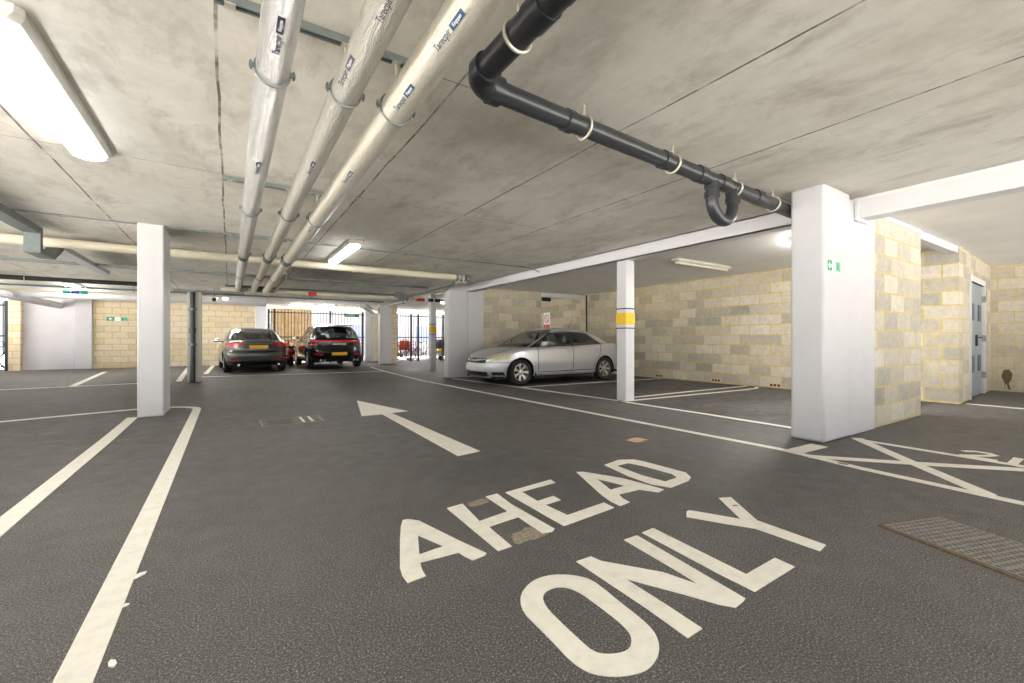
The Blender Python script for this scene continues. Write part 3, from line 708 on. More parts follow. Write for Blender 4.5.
# stepped trunking at left that dips under the cream pipe
t = thing('stepped_trunking', 'grey galvanised trunking stepping down under the cream pipe at left', 'trunking')
X0, X1 = -2.30, -2.14
m = MB()
m.box(X0, X1, 5.2, 8.35, 2.46, 2.55); m.build('upper_run', M['galv_dark'], t, smooth=False)
m = MB(); m.box(X0, X1, 8.36, 8.46, 2.20, 2.55); m.box(X0, X1, 8.46, 8.95, 2.20, 2.27); m.build('drop', M['galv_dark'], t, smooth=False)
m = MB(); m.add([(X, y, z) for X in (X0, X1) for y, z in ((8.95, 2.20), (8.95, 2.27), (9.35, 2.48), (9.35, 2.40))], [(0, 1, 2, 3), (7, 6, 5, 4), (0, 4, 5, 1), (1, 5, 6, 2), (2, 6, 7, 3), (3, 7, 4, 0)]); m.build('rise', M['galv_dark'], t, smooth=False)
m = MB(); m.box(X0, X1, 9.36, 12.4, 2.41, 2.49); m.build('lower_run', M['lilac'], t, smooth=False)
# cross run on rods
t = thing('cross_pipe', 'pale cross pipe with red and white bands behind lagged pipes', 'pipe')
m = MB(); m.tube([(-.2, 13, 2.30), (6.2, 13, 2.30)], .05, 16); m.build('pipe_run', M['beige_pipe'], t)
for x0, x1, mt in ((1.79, 2.0, 'sign_red'), (4.86, 5.13, 'sign_red'), (5.13, 5.22, 'sign_white'), (5.26, 5.43, 'dark'), (5.47, 5.66, 'dark')):
    m = MB(); m.tube([(x0, 13, 2.30), (x1, 13, 2.30)], .052, 16); m.build('identification_band', M[mt], t)
for x in (.9, 2.9, 4.4):
    m = MB(); m.tube([(x, 13, 2.34), (x, 13, CZ-.005)], .008, 8); m.build('rod', M['galv_dark'], t)
m = MB(); m.tube([(-.1, 12.85, 2.38), (4.7, 12.85, 2.38)], .028, 12)
tag(m.build('thin_pipe', M['galv_dark']), 'thin dark pipe above the banded cross pipe', 'pipe')
t = thing('black_lagged_pipe', 'black lagged pipe slung across the left bays', 'pipe')
m = MB(); m.tube([(-7.6, 13, 2.31), (-1.6, 13, 2.31)], .048, 16); m.build('pipe_run', M['black'], t)
for x in (-5.6, -3.55, -1.72):
    m = MB(); m.tube(arc((x, 13, 2.31), (0, 1, 0), (0, 0, 1), .06, 0, 2*PI, 16)[:-1], .008, 6, closed=True); m.tube([(x, 13, 2.36), (x, 13, CZ)], .009, 8); m.build('hanger', M['zinc'], t)
t = thing('banded_pipe', 'thin pale pipe with green and blue band over the left bays', 'pipe')
m = MB(); m.tube([(-7.6, 16.2, 2.33), (-.3, 16.2, 2.33)], .04, 14); m.build('pipe_run', M['beige_pipe'], t)
for a, b, mt in ((-3.72, -3.58, 'sign_green'), (-3.56, -3.40, 'blue_band'), (-3.38, -3.24, 'sign_green')):
    m = MB(); m.tube([(a, 16.2, 2.33), (b, 16.2, 2.33)], .06, 14); m.build('identification_band', M[mt], t)
for x in (-5.2, -2.3):
    m = MB(); m.tube([(x, 16.2, 2.36), (x, 16.2, CZ)], .008, 8); m.build('rod', M['galv_dark'], t)
m = MB(); m.tube([(-7.6, 15.2, 2.36), (4.5, 15.2, 2.36)], .022, 10); tag(m.build('thin_pipe', M['galv_dark']), 'thin dark conduit crossing over both parked cars', 'conduit')
m = MB(); m.tube([(-7.6, 17.4, 2.38), (1.05, 17.4, 2.38)], .165, 28); tag(m.build('round_duct', M['white']), 'fat white round duct above the dark saloon roof', 'duct')
m = MB(); m.tube([(-5.05, 10, 2.25), (-5.05, 21.6, 2.25)], .11, 24); tag(m.build('round_duct', M['white']), 'white round duct running into the pale left wall', 'duct')
# elbows joining lagged pipes to the cross run
for x, lab in ((.17, 'grey pipe bend under the leftmost lagged pipe end'), (.50, 'grey pipe bend under the middle lagged pipe end'), (.765, 'grey pipe bend under the rightmost lagged pipe end')):
    m = MB(); m.tube([(x, 12.70, 2.30)] + arc((x+.09, 12.78, 2.30), (-1, 0, 0), (0, 1, 0), .09, 0, PI/2, 6) + [(x+.22, 12.87, 2.30)], .05, 14)
    tag(m.build('pipe_bend', M['galv']), lab, 'pipe', 'bends at the lagged pipe ends')
t = thing('valve_set', 'grey flanged valves by the thin pipes near far pier', 'valve')
for x, y, z in ((4.2, 12.55, 2.36), (4.35, 12.7, 2.28)):
    m = MB(); m.tube([(x-.16, y, z), (x+.16, y, z)], .05, 14)
    for q in (-.12, 0, .12): m.tube([(x+q-.015, y, z), (x+q+.015, y, z)], .085, 16)
    v = m.build('valve_body', M['galv'], t); m = MB(); m.tube([(x, y, z), (x, y, z-.14)], .015, 8); m.tube([(x-.06, y, z-.14), (x+.06, y, z-.14)], .012, 8); m.build('valve_lever', M['galv_dark'], v)
# slanted ducts beyond
m = MB(); m.tube([(4.1, 16.4, 2.3), (5.6, 20.3, 2.3)], .12, 18); tag(m.build('round_duct', M['galv']), 'grey round duct slanting above the black car', 'duct')
tag(bx('cable_tray', M['galv_dark'], -1.15, .3, 13.05, 13.42, 2.205, 2.25), 'dark flat tray on top of the grey column', 'tray')
# downpipe on the grey column
t = thing('downpipe', 'black downpipe fixed to the grey column near the dark saloon', 'pipe')
m = MB(); m.tube([(-.76, 13.02, 0), (-.76, 13.02, 2.19)], .055, 18); m.build('pipe_run', M['black_plastic'], t)
for z in (.9, 1.75):
    m = MB(); m.tube([(-.76, 13.02, z), (-.76, 13.02, z+.05)], .065, 18); m.box(-.84, -.68, 13.06, 13.1, z, z+.05); m.build('bracket', M['galv_dark'], t)
m = MB(); m.tube([(-.76, 13.02, 1.2), (-.76, 13.02, 1.32)], .068, 18); m.build('coupling', M['black_plastic'], t)

# camera and bulkhead lamp by the duct
t = thing('security_camera', 'small camera hanging below the fat white duct', 'camera', (-.40, 16.0, 0))
m = MB(); m.tube([(0, 0, CZ), (0, 0, 2.36)], .02, 10); m.build('bracket', M['galv_dark'], t)
m = MB(); m.blob((0, -.02, 2.28), (.075, .13, .09), e=.5); m.build('body', M['lamp_body'], t)
m = MB(); m.lathe([(.05, 0), (.055, .03), (.03, .035), (.0, .036)], 16, T=Matrix.Translation((0, -.15, 2.25)) @ Matrix.Rotation(PI/2, 4, 'X')); m.build('lens', M['trim'], t)
t = thing('bulkhead_lamp', 'small glowing bulkhead lamp above the dark saloon', 'light', (-.12, 16.0, 2.34))
m = MB(); m.tube([(0, 0, .02), (0, 0, .24)], .015, 8); m.lathe([(0, .05), (.06, .04), (.08, 0), (.08, -.02)], 20); m.build('housing', M['lamp_body'], t)
m = MB(); m.lathe([(.075, -.02), (.06, -.06), (.03, -.08), (0, -.083)], 20); m.build('glass', M['spot_on'], t)

# ------------------------------------------------------------------ signs
def exit_sign(label, T, w, h, flip=1):
    t = thing('exit_sign', label, 'sign', T.to_translation(), 0); T2 = Matrix.Translation(-T.to_translation()) @ T
    a = w*.36
    m = MB(); m.box(-w/2, w/2, -h/2, h/2, 0, .003, T=T2); m.build('plate', M['sign_white'], t, smooth=False)
    m = MB(); m.box(-w/2+.003, -w/2+a, -h/2+.003, h/2-.003, .003, .004, T=T2); m.build('green_field', M['sign_green'], t, smooth=False)
    m = MB(); c = -w/2+a/2; s = h*.34
    m.prism([(c-s, 0), (c, s), (c, s*.4), (c+s, s*.4), (c+s, -s*.4), (c, -s*.4), (c, -s)], .004, .005, T=T2); m.build('arrow', M['sign_white'], t, smooth=False)
    m = MB(); m.box(w/2-a, w/2-.003, -h/2+.003, h/2-.003, .003, .004, T=T2); m.build('green_field', M['sign_pale'], t, smooth=False)
    m = MB(); c = w/2-a/2
    m.box(c-a*.36, c-a*.16, -h*.36, h*.36, .004, .005, T=T2)
    m.prism([(c+.16*a+.05*h*math.cos(k*PI/4), h*.28+.07*h*math.sin(k*PI/4)) for k in range(8)], .004, .005, T=T2)
    m.prism([(c-.02*a, h*.18), (c+.2*a, h*.2), (c+.16*a, -h*.05), (c+.36*a, -h*.3), (c+.26*a, -h*.36), (c+.06*a, -h*.08), (c-.14*a, -h*.34), (c-.2*a, -h*.26), (c+.0*a, .02*h)], .004, .005, T=T2)
    m.build('running_figure', M['sign_green'], t, smooth=False)
    return t
RX = Matrix.Rotation(PI/2, 4, 'X')
exit_sign('green and white exit sign on the broad white pier', Matrix.Translation((5.115, 1.919, 1.77)) @ RX, .30, .11)
exit_sign('small green exit sign on the warm block wall at left', Matrix.Translation((-3.5, 21.499, 1.82)) @ RX, .62, .15)
t = thing('hanging_exit_sign', 'green exit sign hanging before the bright gate', 'sign', (4.5, 19.9, 2.12))
m = MB(); m.box(-.30, .30, -.02, .02, -.07, .07); m.build('panel', M['sign_green'], t, smooth=False)
m = MB(); m.box(-.13, .13, -.024, -.02, -.03, .03); m.prism([(-.24, 0), (-.17, .045), (-.17, -.045)], -.023, -.0205, T=RX @ Matrix.Scale(-1, 4, (0, 0, 1))); m.build('lettering', M['sign_white'], t, smooth=False)
m = MB(); m.tube([(-.25, 0, .07), (-.25, 0, .46)], .008, 6); m.tube([(.25, 0, .07), (.25, 0, .46)], .008, 6); m.build('rod', M['dark'], t)
t = thing('warning_sign', 'white and red warning sign on wall behind the silver car', 'sign', (9.795, 12.75, 1.72))
m = MB(); m.box(-.003, .003, -.19, .19, -.30, .33); m.build('plate', M['sign_white'], t, smooth=False)
m = MB(); m.box(-.005, -.003, -.18, .18, -.29, -.12); m.build('red_field', M['sign_red'], t, smooth=False)
m = MB(); m.tube(arc((-.004, 0, .10), (0, 1, 0), (0, 0, 1), .13, 0, 2*PI, 24)[:-1], .014, 6, closed=True); m.tube([(-.004, .09, .19), (-.004, -.09, .01)], .012, 6); m.build('prohibition_ring', M['sign_red'], t)
t = thing('emergency_light', 'small dark box light under the lintel behind silver car', 'light', (8.32, 10.9, 2.31))
m = MB(); m.box(-.16, .16, -.07, -.005, -.06, .06); m.build('body', M['trim'], t, smooth=True, bevel=.01); m = MB(); m.box(-.13, .13, -.075, -.07, -.04, .03); m.build('lens', M['dark'], t, smooth=False)
m = MB(); m.tube([(9.77, 10.6, 0.02), (9.77, 10.6, 2.5)], .022, 10); tag(m.build('conduit', M['dark']), 'thin dark vertical conduit on bay wall behind silver car', 'conduit')
# weep vents at the foot of the bay wall
for y, lab in ((7.75, 'tan air brick at wall foot beyond the slim post'), (6.1, 'tan air brick at wall foot right of the slim post'), (4.75, 'tan air brick at wall foot beside the signed pier')):
    t = thing('air_brick', lab, 'vent', (9.797, y, .02), group='air bricks along the bay wall')
    m = MB(); m.box(-.012, .0, -.13, .13, 0, .085); m.build('face', M['tan'], t, smooth=False)
    m = MB()
    for i in range(3): m.box(-.014, -.012, -.1+i*.075, -.05+i*.075, .02, .065)
    m.build('slot', M['pit'], t, smooth=False)

# ------------------------------------------------------------------ fences and the store beyond
def railing(label, x0, x1, y, h, posts, rails=(.12, 1.15), pitch=.13, group=None):
    t = thing('metal_railing', label, 'fence', ((x0+x1)/2, y, 0), group=group); o = (x0+x1)/2
    for p in posts:
        m = MB(); m.box(p-o-.04, p-o+.04, -.04, .04, 0, h+.05); m.build('post', M['dark'], t, smooth=False)
    for z in list(rails)+[h-.12]:
        m = MB(); m.box(x0-o, x1-o, -.015, .015, z, z+.045); m.build('rail', M['dark'], t, smooth=False)
    m = MB(); n = int((x1-x0)/pitch)
    for i in range(1, n): m.tube([(x0-o+(x1-x0)*i/n, 0, .06), (x0-o+(x1-x0)*i/n, 0, h)], .013, 6)
    m.build('bars', M['dark'], t)
    return t
railing('dark bar railing and gate behind the two cars', 1.36, 5.45, 21.5, 2.35, (1.40, 1.62, 3.9, 5.36), group='dark railings')
railing('dark bar railing in front of the bicycle store', 6.22, 10.6, 20.5, 2.3, (6.26, 7.42, 7.78, 9.1, 10.5), group='dark railings')
railing('dark bar railing at far left opening', -7.6, -6.24, 21.5, 2.3, (-7.55, -6.3, -6.9), group='dark railings')
t = thing('board_fence', 'tan upright board fence behind the dark saloon', 'fence', (2.4, 22.5, 0))
x = -.85
while x < .8:
    w = random.uniform(.10, .14); m = MB(); m.box(x, x+w-.012, random.uniform(-.01, .01), .03, .02, 2.5); m.build('board', M['wood'], t, smooth=False); x += w
m = MB(); m.box(-.85, .8, .03, .07, .5, .58); m.box(-.85, .8, .03, .07, 1.8, 1.88); m.build('rail', M['wood'], t, smooth=False)
t = thing('store_door', 'narrow dark framed door standing open by cream pier', 'door', (6.15, 21.3, 0))
m = MB(); m.box(-.03, .03, -.03, .03, 0, 2.2); m.box(-.03, .5, -.03, .03, 2.16, 2.2); m.build('frame', M['dark'], t, smooth=False)
m = MB(); m.box(.03, .45, -.015, .015, .02, 2.15); m.build('leaf', M['cream'], t, smooth=False)
m = MB(); m.box(.0, .05, -.06, -.03, .95, 1.1); m.build('handle', M['dark'], t, smooth=False)
# building across the yard, seen through the railings
t = thing('yard_building', 'pale building with blue windows across the yard', 'building', (9, 31.5, 0))
m = MB(); m.box(-9, 9, 0, 1, 0, 7); m.build('wall', M['lilac'], t, smooth=False)
for i in range(6):
    for z in (.9, 3.6):
        m = MB(); m.box(-7.8+i*2.6, -6.2+i*2.6, -.06, 0, z, z+1.3); w = m.build('window', M['sign_white'], t, smooth=False)
        m = MB(); m.box(-7.72+i*2.6, -6.28+i*2.6, -.07, -.06, z+.08, z+1.22); m.build('pane', M['yard_glass'], w, smooth=False)

def bicycle(label, x, y, rz, mat, s=1.0):
    t = thing('bicycle', label, 'bicycle', (x, y, 0), rz, 'bicycles in the store behind the railing'); t.scale = (s, s, s)
    R = .33
    for wx in (-.52, .52):
        m = MB(); m.tube(arc((wx, 0, R), (1, 0, 0), (0, 0, 1), R-.02, 0, 2*PI, 28)[:-1], .02, 8, closed=True); w = m.build('wheel', M['tyre'], t)
        m = MB(); m.tube(arc((wx, 0, R), (1, 0, 0), (0, 0, 1), R-.045, 0, 2*PI, 28)[:-1], .009, 6, closed=True)
        for k in range(12): m.tube([(wx, 0, R), (wx+(R-.05)*math.cos(k*PI/6), 0, R+(R-.05)*math.sin(k*PI/6))], .003, 4)
        m.tube([(wx, -.04, R), (wx, .04, R)], .02, 8); m.build('rim', M['alloy'], w)
    m = MB(); bb = (-.08, 0, .29); st = (-.22, 0, .80); hd = (.34, 0, .80); hb = (.38, 0, .66); fr = (.52, 0, R); rr = (-.52, 0, R)
    for a, b in ((bb, st), (st, hd), (bb, hb), (hd, hb), (hb, fr), (bb, rr), (st, rr)): m.tube([a, b], .018, 8)
    m.build('frame', M[mat], t)
    m = MB(); m.tube([hd, (.31, 0, .95)], .014, 8); m.tube([(.31-.05, -.30, .98), (.33, -.12, .96), (.33, .12, .96), (.31-.05, .30, .98)], .013, 8); m.build('handlebar', M['trim'], t)
    m = MB(); m.tube([st, (-.25, 0, .90)], .013, 8); m.blob((-.26, 0, .92), (.14, .07, .03), e=.8, seg=12); m.build('saddle', M['trim'], t)
    m = MB(); m.tube([(-.08, -.03, .29), (-.08, .03, .29)], .09, 16); m.tube([(-.08, .06, .29), (-.02, .06, .13)], .01, 6); m.tube([(-.08, -.06, .29), (-.14, -.06, .45)], .01, 6); m.build('crank', M['galv_dark'], t)
    return t
for args in (('black bicycle leaning under the orange bag', 7.4, 21.75, .2, 'b_black'), ('purple bicycle behind the middle fence post', 8.3, 22.7, .7, 'b_purple'),
             ('blue bicycle left of the purple one', 6.9, 22.5, .3, 'b_blue'), ('red bicycle low behind the railing', 7.25, 21.15, 0.1, 'b_red', .8), ('white bicycle right of the purple one', 9.0, 22.9, .6, 'b_white'),
             ('green bicycle at the back of the store', 10.3, 23.5, .4, 'b_green'), ('yellow bicycle near the dark hooded pushchair', 9.9, 22.4, .4, 'b_yellow'), ('small blue bicycle at far left opening', -6.9, 22.2, .4, 'b_blue')):
    bicycle(*args)
t = thing('orange_bag', 'orange square bag hung on a bicycle in the store', 'bag', (7.38, 21.35, .62))
m = MB(); m.blob((0, 0, .16), (.26, .11, .24), e=.35, seg=20); m.build('body', M['orange'], t); m = MB(); m.tube(arc((0, -.08, .36), (1, 0, 0), (0, 0, 1), .12, 0, PI, 8), .015, 6); m.build('strap', M['trim'], t)
t = thing('pushchair', 'dark hooded pushchair standing behind the railing', 'pushchair', (9.2, 21.1, 0), .2)
m = MB(); m.blob((0, 0, .78), (.26, .34, .30), e=.7); m.build('hood', M['grey_fabric'], t)
m = MB(); m.blob((0, -.05, .50), (.24, .36, .12), e=.5); m.build('seat', M['b_yellow'], t)
m = MB()
for sx in (-.22, .22): m.tube([(sx, .45, 1.0), (sx, .1, .55), (sx, -.4, .14)], .014, 8); m.tube([(sx, .1, .55), (sx, .38, .14)], .014, 8)
m.tube([(-.22, .45, 1.0), (.22, .45, 1.0)], .016, 8); m.build('frame', M['galv'], t)
for sx in (-.24, .24):
    for yy in (-.4, .38):
        m = MB(); m.tube([(sx-.02, yy, .125), (sx+.02, yy, .125)], .125, 20); m.build('wheel', M['tyre'], t)
# red scooter in the gap between the cars
t = thing('motor_scooter', 'red motor scooter parked in the gap between two cars', 'scooter', (2.0, 19.4, 0), PI/2)
m = MB(); m.blob((-.30, 0, .58), (.42, .16, .17), e=.75); m.blob((.46, 0, .62), (.10, .19, .30), e=.7); m.blob((.1, 0, .30), (.34, .15, .06), e=.5); m.build('fairing', M['red_plastic'], t)
m = MB(); m.blob((-.28, 0, .78), (.36, .13, .06), e=.6); m.build('seat', M['trim'], t)
m = MB(); m.tube([(.5, 0, .45), (.42, 0, 1.0)], .03, 10); m.tube([(.40, -.26, 1.0), (.42, 0, 1.02), (.40, .26, 1.0)], .015, 8); m.build('handlebar', M['trim'], t)
m = MB(); m.blob((-.72, 0, .60), (.04, .10, .05), e=.6); m.build('tail_light', M['red_lens'], t)
for wx in (-.52, .62):
    m = MB(); m.tube(arc((wx, 0, .23), (1, 0, 0), (0, 0, 1), .17, 0, 2*PI, 24)[:-1], .06, 10, closed=True); w = m.build('wheel', M['tyre'], t)
    m = MB(); m.tube([(wx, -.03, .23), (wx, .03, .23)], .12, 16); m.build('rim', M['alloy'], w)

# ------------------------------------------------------------------ cars
def smooth_fn(pts):
    """monotone cubic through control points"""
    X = np.array([p[0] for p in pts], float); Y = np.array([p[1] for p in pts], float)
    h = np.diff(X); d = np.diff(Y)/h; s = np.zeros(len(X)); s[0] = d[0]; s[-1] = d[-1]
    for i in range(1, len(X)-1):
        s[i] = 0 if d[i-1]*d[i] <= 0 else 3*(h[i-1]+h[i])/((2*h[i]+h[i-1])/d[i-1]+(h[i]+2*h[i-1])/d[i])
    def f(x):
        x = np.clip(np.asarray(x, float), X[0], X[-1]); i = np.clip(np.searchsorted(X, x)-1, 0, len(h)-1)
        t = (x-X[i])/h[i]
        return (2*t**3-3*t**2+1)*Y[i]+(t**3-2*t**2+t)*h[i]*s[i]+(-2*t**3+3*t**2)*Y[i+1]+(t**3-t**2)*h[i]*s[i+1]
    return f
def plan_ring(Lr, Wr, nf, nr, mf, mr, n):
    """half outline front centre -> rear centre as (xi in [-1,1], eta in [0,1])"""
    th = np.linspace(0, PI, 8001); c = -np.cos(th); s = np.sin(th)
    nn = np.where(c < 0, nf, nr); mm = np.where(c < 0, mf, mr)
    xi = np.sign(c)*np.abs(c)**(2/nn); et = np.abs(s)**(2/mm)
    d = np.hypot(np.diff(xi*Lr/2), np.diff(et*Wr)); a = np.concatenate([[0], np.cumsum(d)]); u = np.linspace(0, a[-1], n)
    xi = np.interp(u, a, xi); et = np.interp(u, a, et); et[0] = et[-1] = 0
    return xi, et
def grid_faces(nl, nc):
    i, j = np.meshgrid(np.arange(nl-1), np.arange(nc-1), indexing='ij'); a = (i*nc+j).ravel()
    return np.stack([a, a+1, a+nc+1, a+nc], 1)
def shell_grids(S, n, nlv, ntop, ngl):
    """returns lower-body and greenhouse half grids (y>=0)"""
    L, W = S['L'], S['W']
    zb, zt, wx = smooth_fn(S['zb']), smooth_fn(S['zt']), smooth_fn(S['wx'])
    xf, xr, ws = smooth_fn(S['xf']), smooth_fn(S['xr']), smooth_fn(S['ws'])
    xi, et = plan_ring(L, W, *S['plan'], n)
    ks = np.linspace(0, 1, nlv); X = []; Y = []; Z = []; K = []
    for k in ks:
        x = xf(k)+(xr(k)-xf(k))*(1+xi)/2
        X.append(x); Y.append(et*W*wx(x)*ws(k)); Z.append(zb(x)+k*(zt(x)-zb(x))); K.append(np.full(n, k))
    cr = smooth_fn(S['crown'])
    for q in np.linspace(0, 1, ntop+1)[1:]:
        X.append(X[nlv-1]); Y.append(Y[nlv-1]*(1-q)); Z.append(Z[nlv-1]+cr(X[nlv-1])*(1-(1-q)**2.2)); K.append(np.full(n, 1+q))
    low = tuple(np.array(a) for a in (X, Y, Z, K))
    gf, gr, wg, zr = smooth_fn(S['gf']), smooth_fn(S['gr']), smooth_fn(S['wg']), smooth_fn(S['zr'])
    xi, et = plan_ring(S['gr'][0][1]-S['gf'][0][1], W*.85, *S['gplan'], n)
    X = []; Y = []; Z = []; K = []; EX = []
    for g in np.linspace(0, 1, ngl):
        x = gf(g)+(gr(g)-gf(g))*(1+xi)/2
        base = zt(x)-.03
        X.append(x); Y.append(et*W*wx(x)*wg(g)); Z.append(base+g*(zr(x)-base)); K.append(np.full(n, g)); EX.append(xi)
    for q in np.linspace(0, 1, ntop+1)[1:]:
        X.append(X[ngl-1]); Y.append(Y[ngl-1]*(1-q)); Z.append(Z[ngl-1]+S['roofcrown']*(1-(1-q)**2)); K.append(np.full(n, 1+q)); EX.append(xi)
    ET = np.tile(et, (len(K), 1))
    return low, tuple(np.array(a) for a in (X, Y, Z, K)), np.array(EX), ET
def car_part(name, V, F, NRM, mat, parent):
    used, inv = np.unique(F, return_inverse=True); me = bpy.data.meshes.new(name)
    me.from_pydata(V[used].tolist(), [], inv.reshape(F.shape).tolist()); me.materials.append(mat)
    me.polygons.foreach_set('use_smooth', [True]*len(me.polygons)); me.update()
    me.normals_split_custom_set_from_vertices(NRM[used].tolist())
    o = bpy.data.objects.new(name, me); C.objects.link(o); o.parent = parent
    return o
def vnormals(V, F):
    a, b, c, d = V[F[:, 0]], V[F[:, 1]], V[F[:, 2]], V[F[:, 3]]
    fn = np.cross(c-a, d-b); N_ = np.zeros_like(V)
    for k in range(4): np.add.at(N_, F[:, k], fn)
    l = np.linalg.norm(N_, axis=1, keepdims=True); l[l == 0] = 1
    return N_/l
def wheel(t, x, y, r, w, rr, side, spokes, rim_mat='alloy'):
    T = Matrix.Translation((x, y, r)) @ Matrix.Rotation(-side*PI/2, 4, 'X')   # local z points outwards
    m = MB(); h = w/2
    m.lathe([(rr-.01, -h+.02), (rr+.01, -h+.005), (r-.04, -h), (r-.012, -h+.02), (r, -h+.05), (r, h-.05), (r-.012, h-.02), (r-.04, h), (rr+.01, h-.005), (rr-.01, h-.02)], 48, T=T)
    o = m.build('wheel', M['tyre'], t)
    m = MB(); m.lathe([(rr, h-.012), (rr-.012, h-.01), (rr-.022, h-.03), (rr-.03, -h+.05)], 48, T=T)
    for k in range(spokes):
        a = 2*PI*k/spokes
        for da in (-.10, .10):
            R = T @ Matrix.Rotation(a+da, 4, 'Z')
            m.add([R @ Vector(p) for p in ((.035, -.014, h-.035), (.035, .014, h-.035), (rr-.01, .018, h-.02), (rr-.01, -.018, h-.02), (.035, -.014, h-.06), (.035, .014, h-.06), (rr-.01, .018, h-.05), (rr-.01, -.018, h-.05))], [(0, 3, 2, 1), (4, 5, 6, 7), (0, 1, 5, 4), (1, 2, 6, 5), (2, 3, 7, 6), (3, 0, 4, 7)])
    m.lathe([(.065, h-.06), (.065, h-.03), (.05, h-.022), (0, h-.02)], 24, T=T)
    m.build('rim', M[rim_mat], o)
    m = MB(); m.lathe([(rr-.03, -h+.05), (rr-.04, h-.09), (.04, h-.09), (0, h-.09)], 32, T=T); m.build('brake_disc', M['under'], o)
    return o
def car(name, label, loc, rz, S, detail):
    """local x runs from the nose (0) to the tail (L), y sideways, z up"""
    t = thing(name, label, 'car', loc, rz)
    n, nlv, ntop, ngl = detail
    low, top, EX, ET = shell_grids(S, n, nlv, ntop, ngl)
    pre = {}
    for which, (X, Y, Z, K) in (('low', low), ('top', top)):
        nl, nc = X.shape; V = np.stack([X.ravel(), Y.ravel(), Z.ravel()], 1)
        if which == 'low':     # draw the edge of each arch onto its circle
            for wxp in S['axles']:
                dx = V[:, 0]-wxp; dz = V[:, 2]-S['R']; d = np.hypot(dx, dz); cell = 1.3*S['L']*1.3/n
                k = (np.abs(d-S['Ra']) < cell*.75) & (V[:, 1] > .55)
                f = S['Ra']/np.maximum(d, 1e-6); V[k, 0] = wxp+dx[k]*f[k]; V[k, 2] = S['R']+dz[k]*f[k]
        F = grid_faces(nl, nc); c = V[F].mean(1); kk = K.ravel()[F].mean(1)
        if which == 'low':
            keep = np.ones(len(F), bool)
            for wxp in S['axles']: keep &= ~((np.hypot(c[:, 0]-wxp, c[:, 2]-S['R']) < S['Ra']-.002) & (c[:, 1] > .5) & (kk <= 1))
            ins = smooth_fn(S['zr'])
            F = F[keep]; c = c[keep]; kk = kk[keep]; ex = et = None
        else:
            ex = EX.ravel()[F].mean(1); et = ET.ravel()[F].mean(1)
        rules = S[which+'_rules'](c[:, 0], c[:, 1], c[:, 2], kk, ex, et)
        code = np.full(len(F), -1)
        for i, (pn, mt, mask, split) in enumerate(rules): code[(code == -1) & mask] = i
        nv = len(V); Vm = V*np.array([1, -1, 1]); VV = np.concatenate([V, Vm]); FF = np.concatenate([F, F[:, ::-1]+nv])
        # orientation: outward
        Nn = vnormals(VV, FF)
        if which == 'low' or True:
            mid = np.argmax(VV[:, 1]);
            if Nn[mid, 1] < 0: FF = FF[:, ::-1]; Nn = -Nn
        # weld normals along the centre line
        cl = np.abs(VV[:, 1]) < 1e-6; Nn[cl, 1] = 0; l = np.linalg.norm(Nn, axis=1, keepdims=True); l[l == 0] = 1; Nn /= l
        side = np.concatenate([np.zeros(len(F), int), np.ones(len(F), int)]); cc = np.concatenate([code, code])
        def parent_of(pn): return t
        for i in list(range(len(rules)))+[-1]:
            pn, mt, split = ('body_shell' if which == 'low' else 'roof', S['paint'], False) if i < 0 else (rules[i][0], rules[i][1], rules[i][3])
            for s in ((0, 1) if split else (2,)):
                k = (cc == i) & ((side == s) | (s == 2))
                if k.any(): pre[(pn, s)] = car_part(pn, VV, FF[k], Nn, M[mt], pre.get((rules[i][4], s), t) if i >= 0 and len(rules[i]) > 4 else t)
    L, W = S['L'], S['W']
    for ax in S['axles']:
        for s in (-1, 1):
            wheel(t, ax, s*(W-S['inset']-.105), S['R'], .205, S['rim'], s, S['spokes'])
            m = MB(); a0, a1 = -.35, PI+.35; pts = [(S['Ra']+.004)*math.cos(a0+(a1-a0)*i/24) for i in range(25)]; zz = [(S['Ra']+.004)*math.sin(a0+(a1-a0)*i/24) for i in range(25)]
            ya, yb = s*.5, s*(W-.045)
            V = [(ax+p, y, S['R']+z) for y in (ya, yb) for p, z in zip(pts, zz)]
            m.add(V, [(i, i+1, 26+i, 25+i) for i in range(24)] + [tuple(range(25))]); m.build('wheel_arch', M['under'], t)
    m = MB(); z0 = S['floor']; a, b = S['axles']; ra = S['Ra']+.01
    m.box(.25, a-ra, -W*.8, W*.8, z0, z0+.05); m.box(a-ra, a+ra, -.49, .49, z0, z0+.3); m.box(a+ra, b-ra, -W*.88, W*.88, z0, z0+.05); m.box(b-ra, b+ra, -.49, .49, z0, z0+.2); m.box(b+ra, L-.2, -W*.8, W*.8, z0+.04, z0+.09)
    m.build('underbody', M['under'], t, smooth=False)
    return t
def mirrors(t, x, y, z, mat, sc=1.0):
    for s in (-1, 1):
        m = MB(); m.blob((x, s*(y+.11*sc), z+.03), (.055*sc, .105*sc, .07*sc), e=.75, seg=20); m.tube([(x+.02, s*(y-.08), z-.02), (x+.01, s*(y+.05), z)], .022, 8)
        o = m.build('door_mirror', M[mat], t)
        m = MB(); m.blob((x+.05*sc, s*(y+.11*sc), z+.03), (.008, .09*sc, .055*sc), e=.6, seg=16); m.build('mirror_glass', M['chrome'], o)
